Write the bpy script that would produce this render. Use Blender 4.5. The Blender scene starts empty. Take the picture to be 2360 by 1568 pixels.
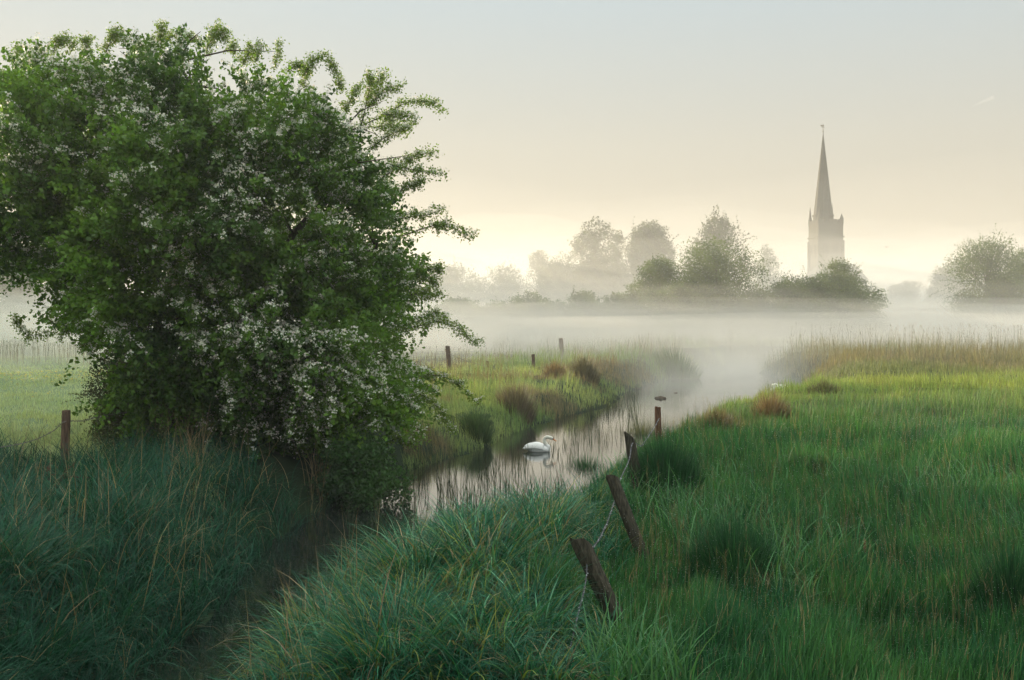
import bpy, bmesh, math, random
import numpy as np
from mathutils import Vector, Matrix
R = math.radians
random.seed(7)
rng = np.random.default_rng(11)
C = bpy.context.scene.collection
scene = bpy.context.scene

# ------------------------------------------------------------------ camera
FPX, CX, HOR, CAMZ = 2294.0, 1180.0, 735.0, 4.0      # focal length, centre and horizon in a 2360 x 1568 frame
cam = bpy.data.objects.new('camera', bpy.data.cameras.new('camera'))
C.objects.link(cam); scene.camera = cam
cam.location = (0, 0, CAMZ); cam.rotation_euler = (R(90), 0, 0)
cam.data.sensor_width = 36; cam.data.lens = 36 * FPX / 2360
cam.data.shift_y = -(784 - HOR) / 2360
cam.data.clip_start = 0.1; cam.data.clip_end = 30000

# ------------------------------------------------------------------ light
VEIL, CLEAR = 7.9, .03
SUN_AZ, SUN_EL = R(-40), R(10.5)                       # azimuth from +Y, negative to the left
world = bpy.data.worlds.new('World'); scene.world = world; world.use_nodes = True
nt = world.node_tree; nt.nodes.clear()
out = nt.nodes.new('ShaderNodeOutputWorld'); bg = nt.nodes.new('ShaderNodeBackground')
sky = nt.nodes.new('ShaderNodeTexSky'); sky.sky_type = 'NISHITA'; sky.sun_disc = False
sky.sun_elevation = SUN_EL; sky.sun_rotation = SUN_AZ; sky.altitude = 100
sky.air_density = 1.0; sky.dust_density = 2.0; sky.ozone_density = 1.0
# high-cloud veil evens out the clear sky; brightened overhead to light the ground
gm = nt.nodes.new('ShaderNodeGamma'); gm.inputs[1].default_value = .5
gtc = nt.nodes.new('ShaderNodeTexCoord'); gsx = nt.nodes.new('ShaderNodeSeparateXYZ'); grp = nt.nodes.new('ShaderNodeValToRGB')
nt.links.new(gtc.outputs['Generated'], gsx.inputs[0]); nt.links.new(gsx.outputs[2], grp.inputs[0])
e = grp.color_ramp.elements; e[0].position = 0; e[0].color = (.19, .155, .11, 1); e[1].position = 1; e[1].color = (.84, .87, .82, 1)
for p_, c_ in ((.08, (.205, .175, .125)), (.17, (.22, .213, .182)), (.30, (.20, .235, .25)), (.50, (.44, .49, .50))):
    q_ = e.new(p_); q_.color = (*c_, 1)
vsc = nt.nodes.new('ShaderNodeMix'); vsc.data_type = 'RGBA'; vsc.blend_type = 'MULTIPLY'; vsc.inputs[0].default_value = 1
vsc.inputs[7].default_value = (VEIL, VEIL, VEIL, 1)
ad = nt.nodes.new('ShaderNodeMix'); ad.data_type = 'RGBA'; ad.blend_type = 'ADD'; ad.inputs[0].default_value = 1; ad.clamp_result = False
gml = nt.nodes.new('ShaderNodeMix'); gml.data_type = 'RGBA'; gml.blend_type = 'MULTIPLY'; gml.inputs[0].default_value = 1; gml.inputs[7].default_value = (CLEAR * 1.15, CLEAR * .95, CLEAR * .72, 1)
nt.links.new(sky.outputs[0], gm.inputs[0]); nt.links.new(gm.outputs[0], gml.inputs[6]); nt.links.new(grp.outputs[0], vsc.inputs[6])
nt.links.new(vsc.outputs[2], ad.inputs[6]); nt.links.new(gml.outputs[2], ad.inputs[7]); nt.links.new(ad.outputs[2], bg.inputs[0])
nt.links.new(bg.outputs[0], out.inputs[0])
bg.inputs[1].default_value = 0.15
sl = bpy.data.lights.new('sun', 'SUN'); sl.energy = 4.0; sl.angle = R(0.5); sl.color = (1.0, 0.82, 0.56)
so = bpy.data.objects.new('sun', sl); C.objects.link(so)
to_sun = Vector((math.sin(SUN_AZ) * math.cos(SUN_EL), math.cos(SUN_AZ) * math.cos(SUN_EL), math.sin(SUN_EL)))
so.rotation_euler = to_sun.to_track_quat('Z', 'Y').to_euler(); so.location = to_sun * 100
vs = scene.view_settings
vs.view_transform = 'Standard'; vs.look = 'None'; vs.exposure = 1.03; vs.gamma = 1.0; vs.use_curve_mapping = False
cy = scene.cycles
cy.max_bounces = 10; cy.diffuse_bounces = 2; cy.glossy_bounces = 2; cy.transmission_bounces = 3
cy.volume_bounces = 8; cy.transparent_max_bounces = 6
cy.use_adaptive_sampling = True; cy.adaptive_threshold = 0.006
cy.use_denoising = True
cy.caustics_reflective = False; cy.caustics_refractive = False
cy.sample_clamp_indirect = 4

# ------------------------------------------------------------------ helpers
def tag(o, label=None, cat=None, group=None, kind=None):
    if label: o['label'] = label
    if cat: o['category'] = cat
    if group: o['group'] = group
    if kind: o['kind'] = kind
    return o
def empty(name, loc=(0, 0, 0), rz=0.0):
    o = bpy.data.objects.new(name, None); C.objects.link(o)
    o.location = loc; o.rotation_euler = (0, 0, rz); o.empty_display_size = .3
    return o
def link(name, me, mat=None, parent=None):
    o = bpy.data.objects.new(name, me); C.objects.link(o)
    if mat: me.materials.append(mat)
    if parent: o.parent = parent
    return o
def quads(name, V, F, col=None, mat=None, parent=None, smooth=False):
    V = np.asarray(V, np.float32).reshape(-1, 3); F = np.asarray(F, np.int32).reshape(-1, 4)
    me = bpy.data.meshes.new(name)
    me.vertices.add(len(V)); me.vertices.foreach_set('co', V.ravel())
    me.loops.add(F.size); me.loops.foreach_set('vertex_index', F.ravel())
    me.polygons.add(len(F)); me.polygons.foreach_set('loop_start', np.arange(0, F.size, 4, dtype=np.int32))
    try: me.polygons.foreach_set('loop_total', np.full(len(F), 4, np.int32))
    except Exception: pass
    if smooth: me.polygons.foreach_set('use_smooth', np.ones(len(F), bool))
    if col is not None:
        a = me.color_attributes.new('col', 'FLOAT_COLOR', 'POINT')
        c = np.ones((len(V), 4), np.float32); c[:, :3] = np.asarray(col, np.float32).reshape(-1, 3)
        a.data.foreach_set('color', c.ravel())
    me.update(calc_edges=True)
    return link(name, me, mat, parent)
def pyobj(name, verts, faces, mat=None, parent=None, smooth=False):
    me = bpy.data.meshes.new(name); me.from_pydata([tuple(v) for v in verts], [], faces); me.update()
    if smooth: me.polygons.foreach_set('use_smooth', [True] * len(me.polygons))
    return link(name, me, mat, parent)
class MB:
    """collects tubes and boxes into one mesh"""
    def __init__(s): s.v = []; s.f = []
    def tube(s, pts, rad, n=6, cap=True, jitter=0.0):
        pts = [Vector(p) for p in pts]
        if not hasattr(rad, '__len__'): rad = [rad] * len(pts)
        b = len(s.v); up = None
        for i, p in enumerate(pts):
            d = (pts[min(i + 1, len(pts) - 1)] - pts[max(i - 1, 0)])
            d = d.normalized() if d.length > 1e-9 else Vector((0, 0, 1))
            if up is None: up = Vector((1, 0, 0)) if abs(d.x) < .8 else Vector((0, 1, 0))
            a = (up - d * up.dot(d)).normalized(); c = d.cross(a); up = a
            for k in range(n):
                t = 2 * math.pi * k / n
                r = rad[i] * (1 + random.uniform(-jitter, jitter))
                s.v.append(p + (a * math.cos(t) + c * math.sin(t)) * r)
        for i in range(len(pts) - 1):
            for k in range(n):
                k2 = (k + 1) % n
                s.f.append((b + i * n + k, b + i * n + k2, b + (i + 1) * n + k2, b + (i + 1) * n + k))
        if cap:
            s.f.append(tuple(b + k for k in range(n))[::-1])
            s.f.append(tuple(b + (len(pts) - 1) * n + k for k in range(n)))
        return s
    def box(s, c, size, rz=0.0):
        b = len(s.v); cx, cy_, cz = c; sx, sy, sz = [q / 2 for q in size]
        co, si = math.cos(rz), math.sin(rz)
        for z in (-sz, sz):
            for x, y in ((-sx, -sy), (sx, -sy), (sx, sy), (-sx, sy)):
                s.v.append(Vector((cx + x * co - y * si, cy_ + x * si + y * co, cz + z)))
        s.f += [(b + 3, b + 2, b + 1, b), (b + 4, b + 5, b + 6, b + 7)]
        for k in range(4): s.f.append((b + k, b + (k + 1) % 4, b + 4 + (k + 1) % 4, b + 4 + k))
        return s
    def cone(s, c, r0, r1, h, n=8, rz=0.0):
        b = len(s.v); c = Vector(c)
        for z, r in ((0, r0), (h, max(r1, .001))):
            for k in range(n):
                t = 2 * math.pi * k / n + rz
                s.v.append(c + Vector((r * math.cos(t), r * math.sin(t), z)))
        for k in range(n): s.f.append((b + k, b + (k + 1) % n, b + n + (k + 1) % n, b + n + k))
        s.f.append(tuple(b + k for k in range(n))[::-1]); s.f.append(tuple(b + n + k for k in range(n)))
        return s
    def build(s, name, mat, parent=None, smooth=False): return pyobj(name, s.v, s.f, mat, parent, smooth)

def vnoise(x, y, sc=1.0, seed=0):
    """smooth value noise 0..1"""
    r = np.random.default_rng(seed + 100); G = r.random((64, 64))
    x = np.asarray(x, float) / sc + 17.3 * (seed + 1); y = np.asarray(y, float) / sc + 9.1 * (seed + 1)
    xi = np.floor(x).astype(int); yi = np.floor(y).astype(int); fx = x - xi; fy = y - yi
    fx = fx * fx * (3 - 2 * fx); fy = fy * fy * (3 - 2 * fy)
    g = lambda a, b: G[a % 64, b % 64]
    return (g(xi, yi) * (1 - fx) + g(xi + 1, yi) * fx) * (1 - fy) + (g(xi, yi + 1) * (1 - fx) + g(xi + 1, yi + 1) * fx) * fy
def sstep(a, b, x):
    t = np.clip((np.asarray(x, float) - a) / (b - a), 0, 1); return t * t * (3 - 2 * t)

# ------------------------------------------------------------------ materials
def newmat(name):
    m = bpy.data.materials.new(name); m.use_nodes = True; m.node_tree.nodes.clear(); return m, m.node_tree
def plain(name, ca, cb=None, rough=.8, scale=8.0, spec=.3, bump=0.0, coords='Object', stretch=(1, 1, 1)):
    m, t = newmat(name); N = t.nodes; L = t.links
    o = N.new('ShaderNodeOutputMaterial'); p = N.new('ShaderNodeBsdfPrincipled'); L.new(p.outputs[0], o.inputs[0])
    p.inputs['Roughness'].default_value = rough; p.inputs['Specular IOR Level'].default_value = spec
    tc = N.new('ShaderNodeTexCoord'); mp = N.new('ShaderNodeMapping'); mp.inputs['Scale'].default_value = stretch
    nz = N.new('ShaderNodeTexNoise'); nz.inputs['Scale'].default_value = scale; nz.inputs['Detail'].default_value = 6
    L.new(tc.outputs[coords], mp.inputs[0]); L.new(mp.outputs[0], nz.inputs[0])
    rp = N.new('ShaderNodeValToRGB'); rp.color_ramp.elements[0].position = .3; rp.color_ramp.elements[1].position = .7
    rp.color_ramp.elements[0].color = (*ca, 1); rp.color_ramp.elements[1].color = (*(cb or ca), 1)
    L.new(nz.outputs[0], rp.inputs[0]); L.new(rp.outputs[0], p.inputs['Base Color'])
    if bump:
        b = N.new('ShaderNodeBump'); b.inputs['Strength'].default_value = bump; b.inputs['Distance'].default_value = .02
        L.new(nz.outputs[0], b.inputs['Height']); L.new(b.outputs[0], p.inputs['Normal'])
    return m
def leafmat(name, trans=.4, rough=.5, spec=.4, tint=(1, 1, 1), tboost=(1.3, 1.25, .6)):
    """thin leaf: colour attribute, part of the light passes through"""
    m, t = newmat(name); N = t.nodes; L = t.links
    o = N.new('ShaderNodeOutputMaterial'); p = N.new('ShaderNodeBsdfPrincipled'); tr = N.new('ShaderNodeBsdfTranslucent')
    mx = N.new('ShaderNodeMixShader'); mx.inputs[0].default_value = trans
    a = N.new('ShaderNodeVertexColor'); a.layer_name = 'col'
    mu = N.new('ShaderNodeMix'); mu.data_type = 'RGBA'; mu.blend_type = 'MULTIPLY'; mu.inputs[0].default_value = 1
    mu.inputs[7].default_value = (*tboost, 1)
    L.new(a.outputs[0], p.inputs['Base Color']); L.new(a.outputs[0], mu.inputs[6]); L.new(mu.outputs[2], tr.inputs[0])
    p.inputs['Roughness'].default_value = rough; p.inputs['Specular IOR Level'].default_value = spec
    L.new(p.outputs[0], mx.inputs[1]); L.new(tr.outputs[0], mx.inputs[2]); L.new(mx.outputs[0], o.inputs[0])
    return m
M_grass = leafmat('grass_blade', .35, .5, .18)
M_leaf = leafmat('leaf', .40, .5, .35)
M_petal = leafmat('petal', .35, .6, .2, tboost=(1, 1, 1))
M_bark = plain('bark', (.035, .028, .02), (.09, .075, .055), .9, 14, .1, .6, stretch=(1, 1, .2))
M_twig = plain('twig', (.06, .045, .03), (.10, .08, .05), .9, 20)
M_post = plain('weathered_post', (.05, .033, .024), (.15, .10, .07), .9, 14, .15, .8, stretch=(3, 3, .35))
M_postdark = plain('damp_mossy_post', (.016, .018, .012), (.085, .075, .055), .9, 18, .15, 1.0, stretch=(2, 2, .5))
M_postred = plain('reddish_post', (.045, .024, .015), (.17, .085, .05), .85, 18, .15, .8, stretch=(3, 3, .35))
M_wire = plain('wet_wire', (.03, .032, .038), (.10, .105, .12), .4, 60, .5)
M_oldwire = plain('old_wire', (.12, .11, .10), (.22, .2, .19), .6, 60, .4)
M_stone = plain('limestone', (.065, .058, .04), (.11, .10, .072), .9, 3, .2, .4)
M_roof = plain('stone_roof', (.10, .09, .075), (.16, .145, .12), .9, 4, .2, .3)
M_metal = plain('vane_metal', (.10, .08, .04), (.18, .14, .07), .5, 5, .5)
M_dark = plain('window_dark', (.05, .045, .035), (.07, .06, .045), .95, 5, .05)
M_white = plain('white_feathers', (.72, .73, .72), (.86, .86, .84), .75, 30, .15, .25, stretch=(1, 3, 3))
M_neck = plain('neck_feathers', (.66, .66, .58), (.80, .79, .70), .8, 30, .1, .1)
M_grey = plain('grey_feathers', (.42, .41, .37), (.60, .59, .54), .8, 30, .1)
M_orange = plain('orange_bill', (.50, .17, .06), (.60, .24, .09), .45, 20, .4)
M_black = plain('black_skin', (.012, .012, .012), (.02, .02, .02), .4, 20, .4)
M_deadseed = plain('dead_seeds', (.05, .022, .015), (.11, .05, .03), .9)
M_mud = plain('weedy_mud', (.045, .035, .025), (.11, .085, .06), .9, 30, .2, .8)

# terrain material: damp soil and dead thatch between the blades
M_ground = plain('meadow_soil', (.008, .018, .009), (.025, .045, .02), 1.0, 1.3, .1, .5)
_t = M_ground.node_tree; _p = [n for n in _t.nodes if n.type == 'BSDF_PRINCIPLED'][0]; _r = [n for n in _t.nodes if n.type == 'VALTORGB'][0]; _c = [n for n in _t.nodes if n.type == 'TEX_COORD'][0]
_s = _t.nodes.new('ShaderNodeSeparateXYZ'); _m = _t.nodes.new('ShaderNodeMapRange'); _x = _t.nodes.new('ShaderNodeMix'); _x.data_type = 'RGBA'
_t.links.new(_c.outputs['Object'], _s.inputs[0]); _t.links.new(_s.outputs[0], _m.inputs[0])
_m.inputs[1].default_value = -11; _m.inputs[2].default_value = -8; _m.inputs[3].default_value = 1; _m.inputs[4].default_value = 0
_x.inputs[7].default_value = (.13, .18, .09, 1); _t.links.new(_m.outputs[0], _x.inputs[0]); _t.links.new(_r.outputs[0], _x.inputs[6]); _t.links.new(_x.outputs[2], _p.inputs['Base Color'])  # left meadow soil made paler, its misty light put into the colour
# water
m, t = newmat('river_water'); N = t.nodes; L = t.links
o = N.new('ShaderNodeOutputMaterial'); p = N.new('ShaderNodeBsdfPrincipled'); L.new(p.outputs[0], o.inputs[0])
p.inputs['Base Color'].default_value = (.012, .017, .015, 1); p.inputs['Roughness'].default_value = .03
p.inputs['IOR'].default_value = 4.4; p.inputs['Specular IOR Level'].default_value = .6
tc = N.new('ShaderNodeTexCoord'); mp = N.new('ShaderNodeMapping'); mp.inputs['Scale'].default_value = (1.0, 2.6, 1)
n1 = N.new('ShaderNodeTexNoise'); n1.inputs['Scale'].default_value = 3.2; n1.inputs['Detail'].default_value = 3
wv = N.new('ShaderNodeTexNoise'); wv.inputs['Scale'].default_value = .25; wv.inputs['Detail'].default_value = 2
mm = N.new('ShaderNodeMath'); mm.operation = 'MULTIPLY'
L.new(tc.outputs['Object'], mp.inputs[0]); L.new(mp.outputs[0], n1.inputs[0]); L.new(tc.outputs['Object'], wv.inputs[0])
L.new(n1.outputs[0], mm.inputs[0]); L.new(wv.outputs[0], mm.inputs[1])
b = N.new('ShaderNodeBump'); b.inputs['Strength'].default_value = .35; b.inputs['Distance'].default_value = .012
L.new(mm.outputs[0], b.inputs['Height']); L.new(b.outputs[0], p.inputs['Normal'])
M_water = m

# ------------------------------------------------------------------ terrain
def pw(px, py, z):
    Y = FPX * (CAMZ - z) / (py - HOR); return ((px - CX) / FPX * Y, Y)
def at(px, py, Y):
    """the point at depth Y seen at that place of the photo"""
    return Vector(((px - CX) / FPX * Y, Y, CAMZ - (py - HOR) / FPX * Y))
left = [(-4.9, -30), (-4.7, 0), (-4.6, 8)] + [pw(x, y, 0) for x, y in ((270, 1568), (430, 1450), (500, 1380), (560, 1290), (680, 1215), (790, 1150), (900, 1100),
        (1000, 1068), (1110, 1035), (1180, 1000), (1290, 962), (1400, 935), (1440, 905), (1500, 885), (1570, 868), (1620, 854), (1680, 847), (1750, 844))] + [(27, 87), (45, 89), (80, 92)]
right = [(-2.6, -30), (-2.0, 0), (-2.2, 6)] + [pw(x, y, .95) for x, y in ((560, 1568), (610, 1450), (660, 1380), (740, 1290), (900, 1215), (1110, 1190), (1290, 1150), (1290, 1085), (1390, 1045),
         (1440, 1012), (1500, 985), (1560, 960), (1610, 938), (1750, 908), (1860, 893))] + [pw(x, y, 0) for x, y in ((1850, 884), (1800, 872), (1748, 861), (1765, 855))] + [(27, 79), (45, 82), (80, 85)]
RIV = np.array(left + right[::-1])
def river_sd(x, y):
    """signed distance to the river outline, negative inside"""
    x = np.asarray(x, float).ravel(); y = np.asarray(y, float).ravel()
    d = np.full(x.shape, 1e9); ins = np.zeros(x.shape, bool); n = len(RIV)
    for i in range(n):
        ax, ay = RIV[i]; bx, by = RIV[(i + 1) % n]
        ex, ey = bx - ax, by - ay
        t_ = np.clip(((x - ax) * ex + (y - ay) * ey) / (ex * ex + ey * ey + 1e-9), 0, 1)
        d = np.minimum(d, np.hypot(x - ax - t_ * ex, y - ay - t_ * ey))
        if abs(ey) > 1e-9:
            c = ((ay > y) != (by > y)) & (x < ex * (y - ay) / ey + ax); ins ^= c
    return np.where(ins, -d, d)
_ly, _lx, _ry, _rx = np.array(left)[:, 1], np.array(left)[:, 0], np.array(right)[:, 1], np.array(right)[:, 0]
def side_lr(x, y):
    a, b = np.argsort(_ly), np.argsort(_ry)
    return np.where(x > (np.interp(y, _ly[a], _lx[a]) + np.interp(y, _ry[b], _rx[b])) / 2, 1, -1)
def height(x, y, sd=None):
    sh = np.shape(x); x = np.asarray(x, float).ravel(); y = np.asarray(y, float).ravel()
    if sd is None: sd = river_sd(x, y)
    sd = sd + (vnoise(x, y, .9, 3) - .5) * .5
    bank = .85 - .25 * (x > -6) * (x < 14) * (side_lr(x, y) < 0) * sstep(26, 32, y) * (1 - sstep(60, 75, y)) + .45 * sstep(25, 65, y) + .25 * sstep(2, 12, x) + (vnoise(x, y, 6, 5) - .5) * .22 + (vnoise(x, y, 1.3, 6) - .5) * .16
    bank += .25 * np.exp(-(((x - .3) / 2.0) ** 2 + ((y - 11.5) / 3.0) ** 2))
    wid = np.where(x < 0, 1.6, 1.3) + 1.5 * sstep(30, 60, y)
    z = np.where(sd > 0, -.12 + (bank + .12) * sstep(-.3, 1, sd / wid) , -.12 - .5 * sstep(0, 1, -sd))
    z += .9 * sstep(90, 300, y)
    return z.reshape(sh)
def h1(x, y): return float(height(np.array([x]), np.array([y]))[0])
def ground_px(px, py):
    """where the sight line through that place of the photo meets the ground"""
    Y = np.linspace(7, 140, 2600); X = (px - CX) / FPX * Y; Z = CAMZ - (py - HOR) / FPX * Y
    k = int(np.argmax(Z <= height(X, Y))); return Vector((X[k], Y[k], Z[k]))

ys = np.concatenate([np.arange(-12, 5, 1.0), np.arange(5, 35, .22), np.arange(35, 70, .5), np.arange(70, 140, 1.6), np.geomspace(141, 1500, 30)])
us = np.concatenate([-np.geomspace(900, 30, 24), np.arange(-29, -12, .8), np.arange(-12, 14, .22), np.arange(14, 36, .8), np.geomspace(37, 900, 24)])
X, Y = np.meshgrid(us, ys); Z = height(X, Y)
V = np.stack([X, Y, Z], -1).reshape(-1, 3); nx = len(us); ny = len(ys)
I = (np.arange(ny - 1)[:, None] * nx + np.arange(nx - 1)[None]).ravel()
F = np.stack([I, I + 1, I + 1 + nx, I + nx], -1)
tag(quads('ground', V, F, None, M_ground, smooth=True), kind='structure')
w = pyobj('river', [(-30, -11, 0), (95, -11, 0), (95, 135, 0), (-30, 135, 0)], [(0, 1, 2, 3)], M_water)
tag(w, 'still pale stream winding from the dark lower left past the swan into the mist', kind='structure')

# ------------------------------------------------------------------ grass
def blades(base, L, W, az, th0, th1, col, segs=3, tip=None, power=1.3):
    n = len(base); pos = base.copy(); dh = np.stack([np.cos(az), np.sin(az), 0 * az], -1)
    tw = az + math.pi / 2 + rng.uniform(-1.0, 1.0, n)
    side = np.stack([np.cos(tw), np.sin(tw), 0 * tw], -1)
    P = [pos.copy()]
    for k in range(segs):
        th = th0 + (th1 - th0) * ((k + .6) / segs) ** power
        pos = pos + (L / segs)[:, None] * (dh * np.sin(th)[:, None] + np.array([0, 0, 1.]) * np.cos(th)[:, None]); P.append(pos.copy())
    V = np.empty((n, (segs + 1) * 2, 3), np.float32); Cc = np.empty_like(V)
    for k in range(segs + 1):
        t_ = k / segs; wk = W * (1 - t_ ** 2) * (.75 + .25 * min(1, t_ * 3)) * .5 + W * .04
        V[:, 2 * k] = P[k] - side * wk[:, None]; V[:, 2 * k + 1] = P[k] + side * wk[:, None]
        c = col if tip is None else col * (1 - t_) + tip * t_
        Cc[:, 2 * k] = c; Cc[:, 2 * k + 1] = c
    b = (np.arange(n) * (segs + 1) * 2)[:, None, None]; k = (np.arange(segs) * 2)[None, :, None]
    F = b + k + np.array([0, 1, 3, 2])[None, None]
    return V.reshape(-1, 3), F.reshape(-1, 4), Cc.reshape(-1, 3)
class Stuff:
    def __init__(s): s.V = []; s.F = []; s.C = []; s.n = 0
    def add(s, V, F, Cc): s.V.append(V); s.F.append(F + s.n); s.C.append(Cc); s.n += len(V); return s
    def build(s, name, mat, parent=None):
        return quads(name, np.concatenate(s.V), np.concatenate(s.F), np.concatenate(s.C), mat, parent)
def scatter(n, y0, y1, x0=-.62, x1=.62):
    """ground points between two depths, thinning out with distance"""
    iv = rng.uniform(1 / y1, 1 / y0, n); Y = 1 / iv; X = rng.uniform(x0, x1, n) * Y; return X, Y
def colmix(a, b, t): return np.array(a)[None] * (1 - t[:, None]) + np.array(b)[None] * t[:, None]
TEAL = (.009, .082, .038); DEEP = (.014, .078, .038); GREEN = (.048, .145, .045); LIME = (.27, .32, .09)
STRAW = (.30, .25, .14); BROWN = (.16, .105, .065); BLUEG = (.024, .115, .068); YEL = (.24, .22, .04)
def jitter(col, amt=.25): return np.clip(col * (1 + rng.uniform(-amt, amt, (len(col), 1))) * (1 + rng.uniform(-.08, .08, col.shape)), .004, 1)

def region(X, Y):
    px = X / Y * FPX + CX; py = HOR + FPX * 3.1 / Y
    return px, py
# --- sides of the stream: centre line x for each depth
lx, ly = np.array(left).T; rx, ry = np.array(right).T
def side_of(X, Y):
    o_ = np.argsort(ly); p_ = np.argsort(ry)
    mid = (np.interp(Y, ly[o_], lx[o_]) + np.interp(Y, ry[p_], rx[p_])) / 2
    return np.where(X > mid, 1, -1)

# clumps: every blade belongs to the nearest of many tussock centres and leans away from it
def clumped(X, Y, cell):
    gx = np.floor(X / cell); gy = np.floor(Y / cell)
    hsh = lambda a, b, k: np.abs(np.sin(a * 127.1 + b * 311.7 + k * 74.7) * 43758.5453) % 1
    cx_ = (gx + .2 + .6 * hsh(gx, gy, 0)) * cell; cy_ = (gy + .2 + .6 * hsh(gx, gy, 1)) * cell
    return cx_, cy_, hsh(gx, gy, 2), hsh(gx, gy, 3)

def trodden(X, Y):
    """the grass is short along the old fence line"""
    fx = np.interp(Y, [7, 10, 13.3, 17, 20], [.3, 1.1, 1.75, 2.2, 3]); d = np.abs(X - fx)
    return 1 - .42 * (1 - sstep(.35, .9, d)) * (1 - sstep(15, 17, Y))
def sedge(X, Y, ca, cb, Lr, Wr, segs, straw=.05, droop=1.0, yellow=.0):
    sd = river_sd(X, Y); k = sd > -.15; X, Y = X[k], Y[k]
    cx_, cy_, h_, h2 = clumped(X, Y, .75)
    az = np.arctan2(Y - cy_, X - cx_) + rng.normal(0, 1.1, len(X)); q = rng.random(len(X))
    X2 = cx_ + (X - cx_) * .8; Y2 = cy_ + (Y - cy_) * .8
    z = height(X2, Y2) - .03
    L = rng.uniform(Lr[0], Lr[1], len(X)) * (.75 + .5 * h_); W = rng.uniform(Wr[0], Wr[1], len(X))
    L = L * trodden(X, Y)
    th0 = rng.uniform(.02, .35, len(X)); th1 = th0 + droop * rng.uniform(.7, 2.3, len(X))
    bk = rng.random(len(X)) < .12; th1[bk] += rng.uniform(.6, 1.3, bk.sum()); az[bk] = rng.uniform(0, 6.28, bk.sum()); L[bk] *= rng.uniform(.8, 1.35, bk.sum())
    col = colmix(ca, cb, np.clip(.7 * vnoise(X, Y, 1.2, 8) + .5 * (q - .3), 0, 1))
    yk = rng.random(len(X)) < yellow; col[yk] = np.array((.12, .16, .03))
    sk = rng.random(len(X)) < straw * (.4 + 1.4 * h2); col[sk] = np.array(STRAW) * rng.uniform(.4, 1, (sk.sum(), 1))
    col = jitter(col, .5)
    return blades(np.stack([X2, Y2, z], -1), L, W, az, th0, th1, col, segs, col * 1.25)
def meadow(X, Y, colf, Lr, Wr, segs, lean=.25, wild=.3, jit=.42):
    sd = river_sd(X, Y); k = sd > -.1; X, Y = X[k], Y[k]
    z = height(X, Y, sd[k]) - .03
    cl = vnoise(X, Y, .8, 12) * .6 + vnoise(X, Y, 3, 13) * .6
    L = rng.uniform(Lr[0], Lr[1], len(X)) * (.55 + .85 * cl); W = rng.uniform(Wr[0], Wr[1], len(X))
    L = L * trodden(X, Y) * (np.where(Lr[1] > 1.2, .35 + .65 * sstep(44, 66, Y + 8 * (vnoise(X, Y, 5, 83) - .5)), 1))
    cx_, cy_, h_, h2 = clumped(X, Y, 1.1); L = L * (.62 + .6 * h_) * (1.12 - .5 * np.minimum(1, np.hypot(X - cx_, Y - cy_) / .75))
    az = vnoise(X, Y, 5, 14) * 9 + rng.normal(0, 1.2, len(X))
    th0 = np.abs(rng.normal(0, .12, len(X))); th1 = th0 + np.abs(rng.normal(lean, wild, len(X)))
    col, tip = colf(X, Y)
    return blades(np.stack([X, Y, z], -1), L, W, az, th0, th1, jitter(col, jit), segs, jitter(tip, jit))

# near banks
X, Y = scatter(62000, 8.0, 20, -.62, .12); s_ = side_of(X, Y)
k = (s_ > 0); px, py = region(X, Y)
edge = 1320 + 60 * np.sin(py / 60) - (py - 1568) * .15
kk = k & (px < edge + rng.normal(0, 60, len(px)))
g = Stuff().add(*sedge(X[kk], Y[kk], TEAL, BLUEG, (.55, 1.05), (.009, .019), 6, .08, 1.0, .13))
X, Y = scatter(9000, 8.0, 19, -.3, .12); s_ = side_of(X, Y); px, py = region(X, Y); kk = (s_ > 0) & (px < 1320)
g.add(*sedge(X[kk], Y[kk], BLUEG, (.14, .30, .17), (.5, .95), (.014, .026), 6, .05, .9, .1))
tag(g.build('sedge', M_grass), 'blue green arching sedge covering the near mound right of the dark channel', 'sedge', kind='stuff')
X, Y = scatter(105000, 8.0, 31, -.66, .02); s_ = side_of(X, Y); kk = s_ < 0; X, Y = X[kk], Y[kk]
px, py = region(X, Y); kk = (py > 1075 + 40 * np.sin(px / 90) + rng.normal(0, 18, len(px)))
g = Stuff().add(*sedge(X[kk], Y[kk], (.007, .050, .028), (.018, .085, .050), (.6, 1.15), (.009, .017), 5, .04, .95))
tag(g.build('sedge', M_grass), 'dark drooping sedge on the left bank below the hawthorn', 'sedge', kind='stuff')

# right meadow
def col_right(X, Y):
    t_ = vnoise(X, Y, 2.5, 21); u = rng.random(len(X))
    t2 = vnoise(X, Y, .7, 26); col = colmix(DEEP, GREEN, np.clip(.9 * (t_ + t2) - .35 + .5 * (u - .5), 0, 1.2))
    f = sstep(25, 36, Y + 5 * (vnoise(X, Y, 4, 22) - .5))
    col = col * (1 - f[:, None]) + colmix(GREEN, LIME, np.clip(.3 + .7 * t_, 0, 1)) * f[:, None]  # yellow sunlight on the back of the meadow is put into blade colour
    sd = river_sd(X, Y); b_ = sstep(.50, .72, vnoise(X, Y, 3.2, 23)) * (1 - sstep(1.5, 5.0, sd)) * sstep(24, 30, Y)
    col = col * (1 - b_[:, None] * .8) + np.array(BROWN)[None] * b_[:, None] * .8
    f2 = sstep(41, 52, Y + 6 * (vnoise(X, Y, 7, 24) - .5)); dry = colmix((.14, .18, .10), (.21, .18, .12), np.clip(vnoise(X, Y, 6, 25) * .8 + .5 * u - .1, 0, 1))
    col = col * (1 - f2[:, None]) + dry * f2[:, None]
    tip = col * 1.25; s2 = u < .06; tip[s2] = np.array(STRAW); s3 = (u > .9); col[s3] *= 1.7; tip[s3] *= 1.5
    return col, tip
g = Stuff()
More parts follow.
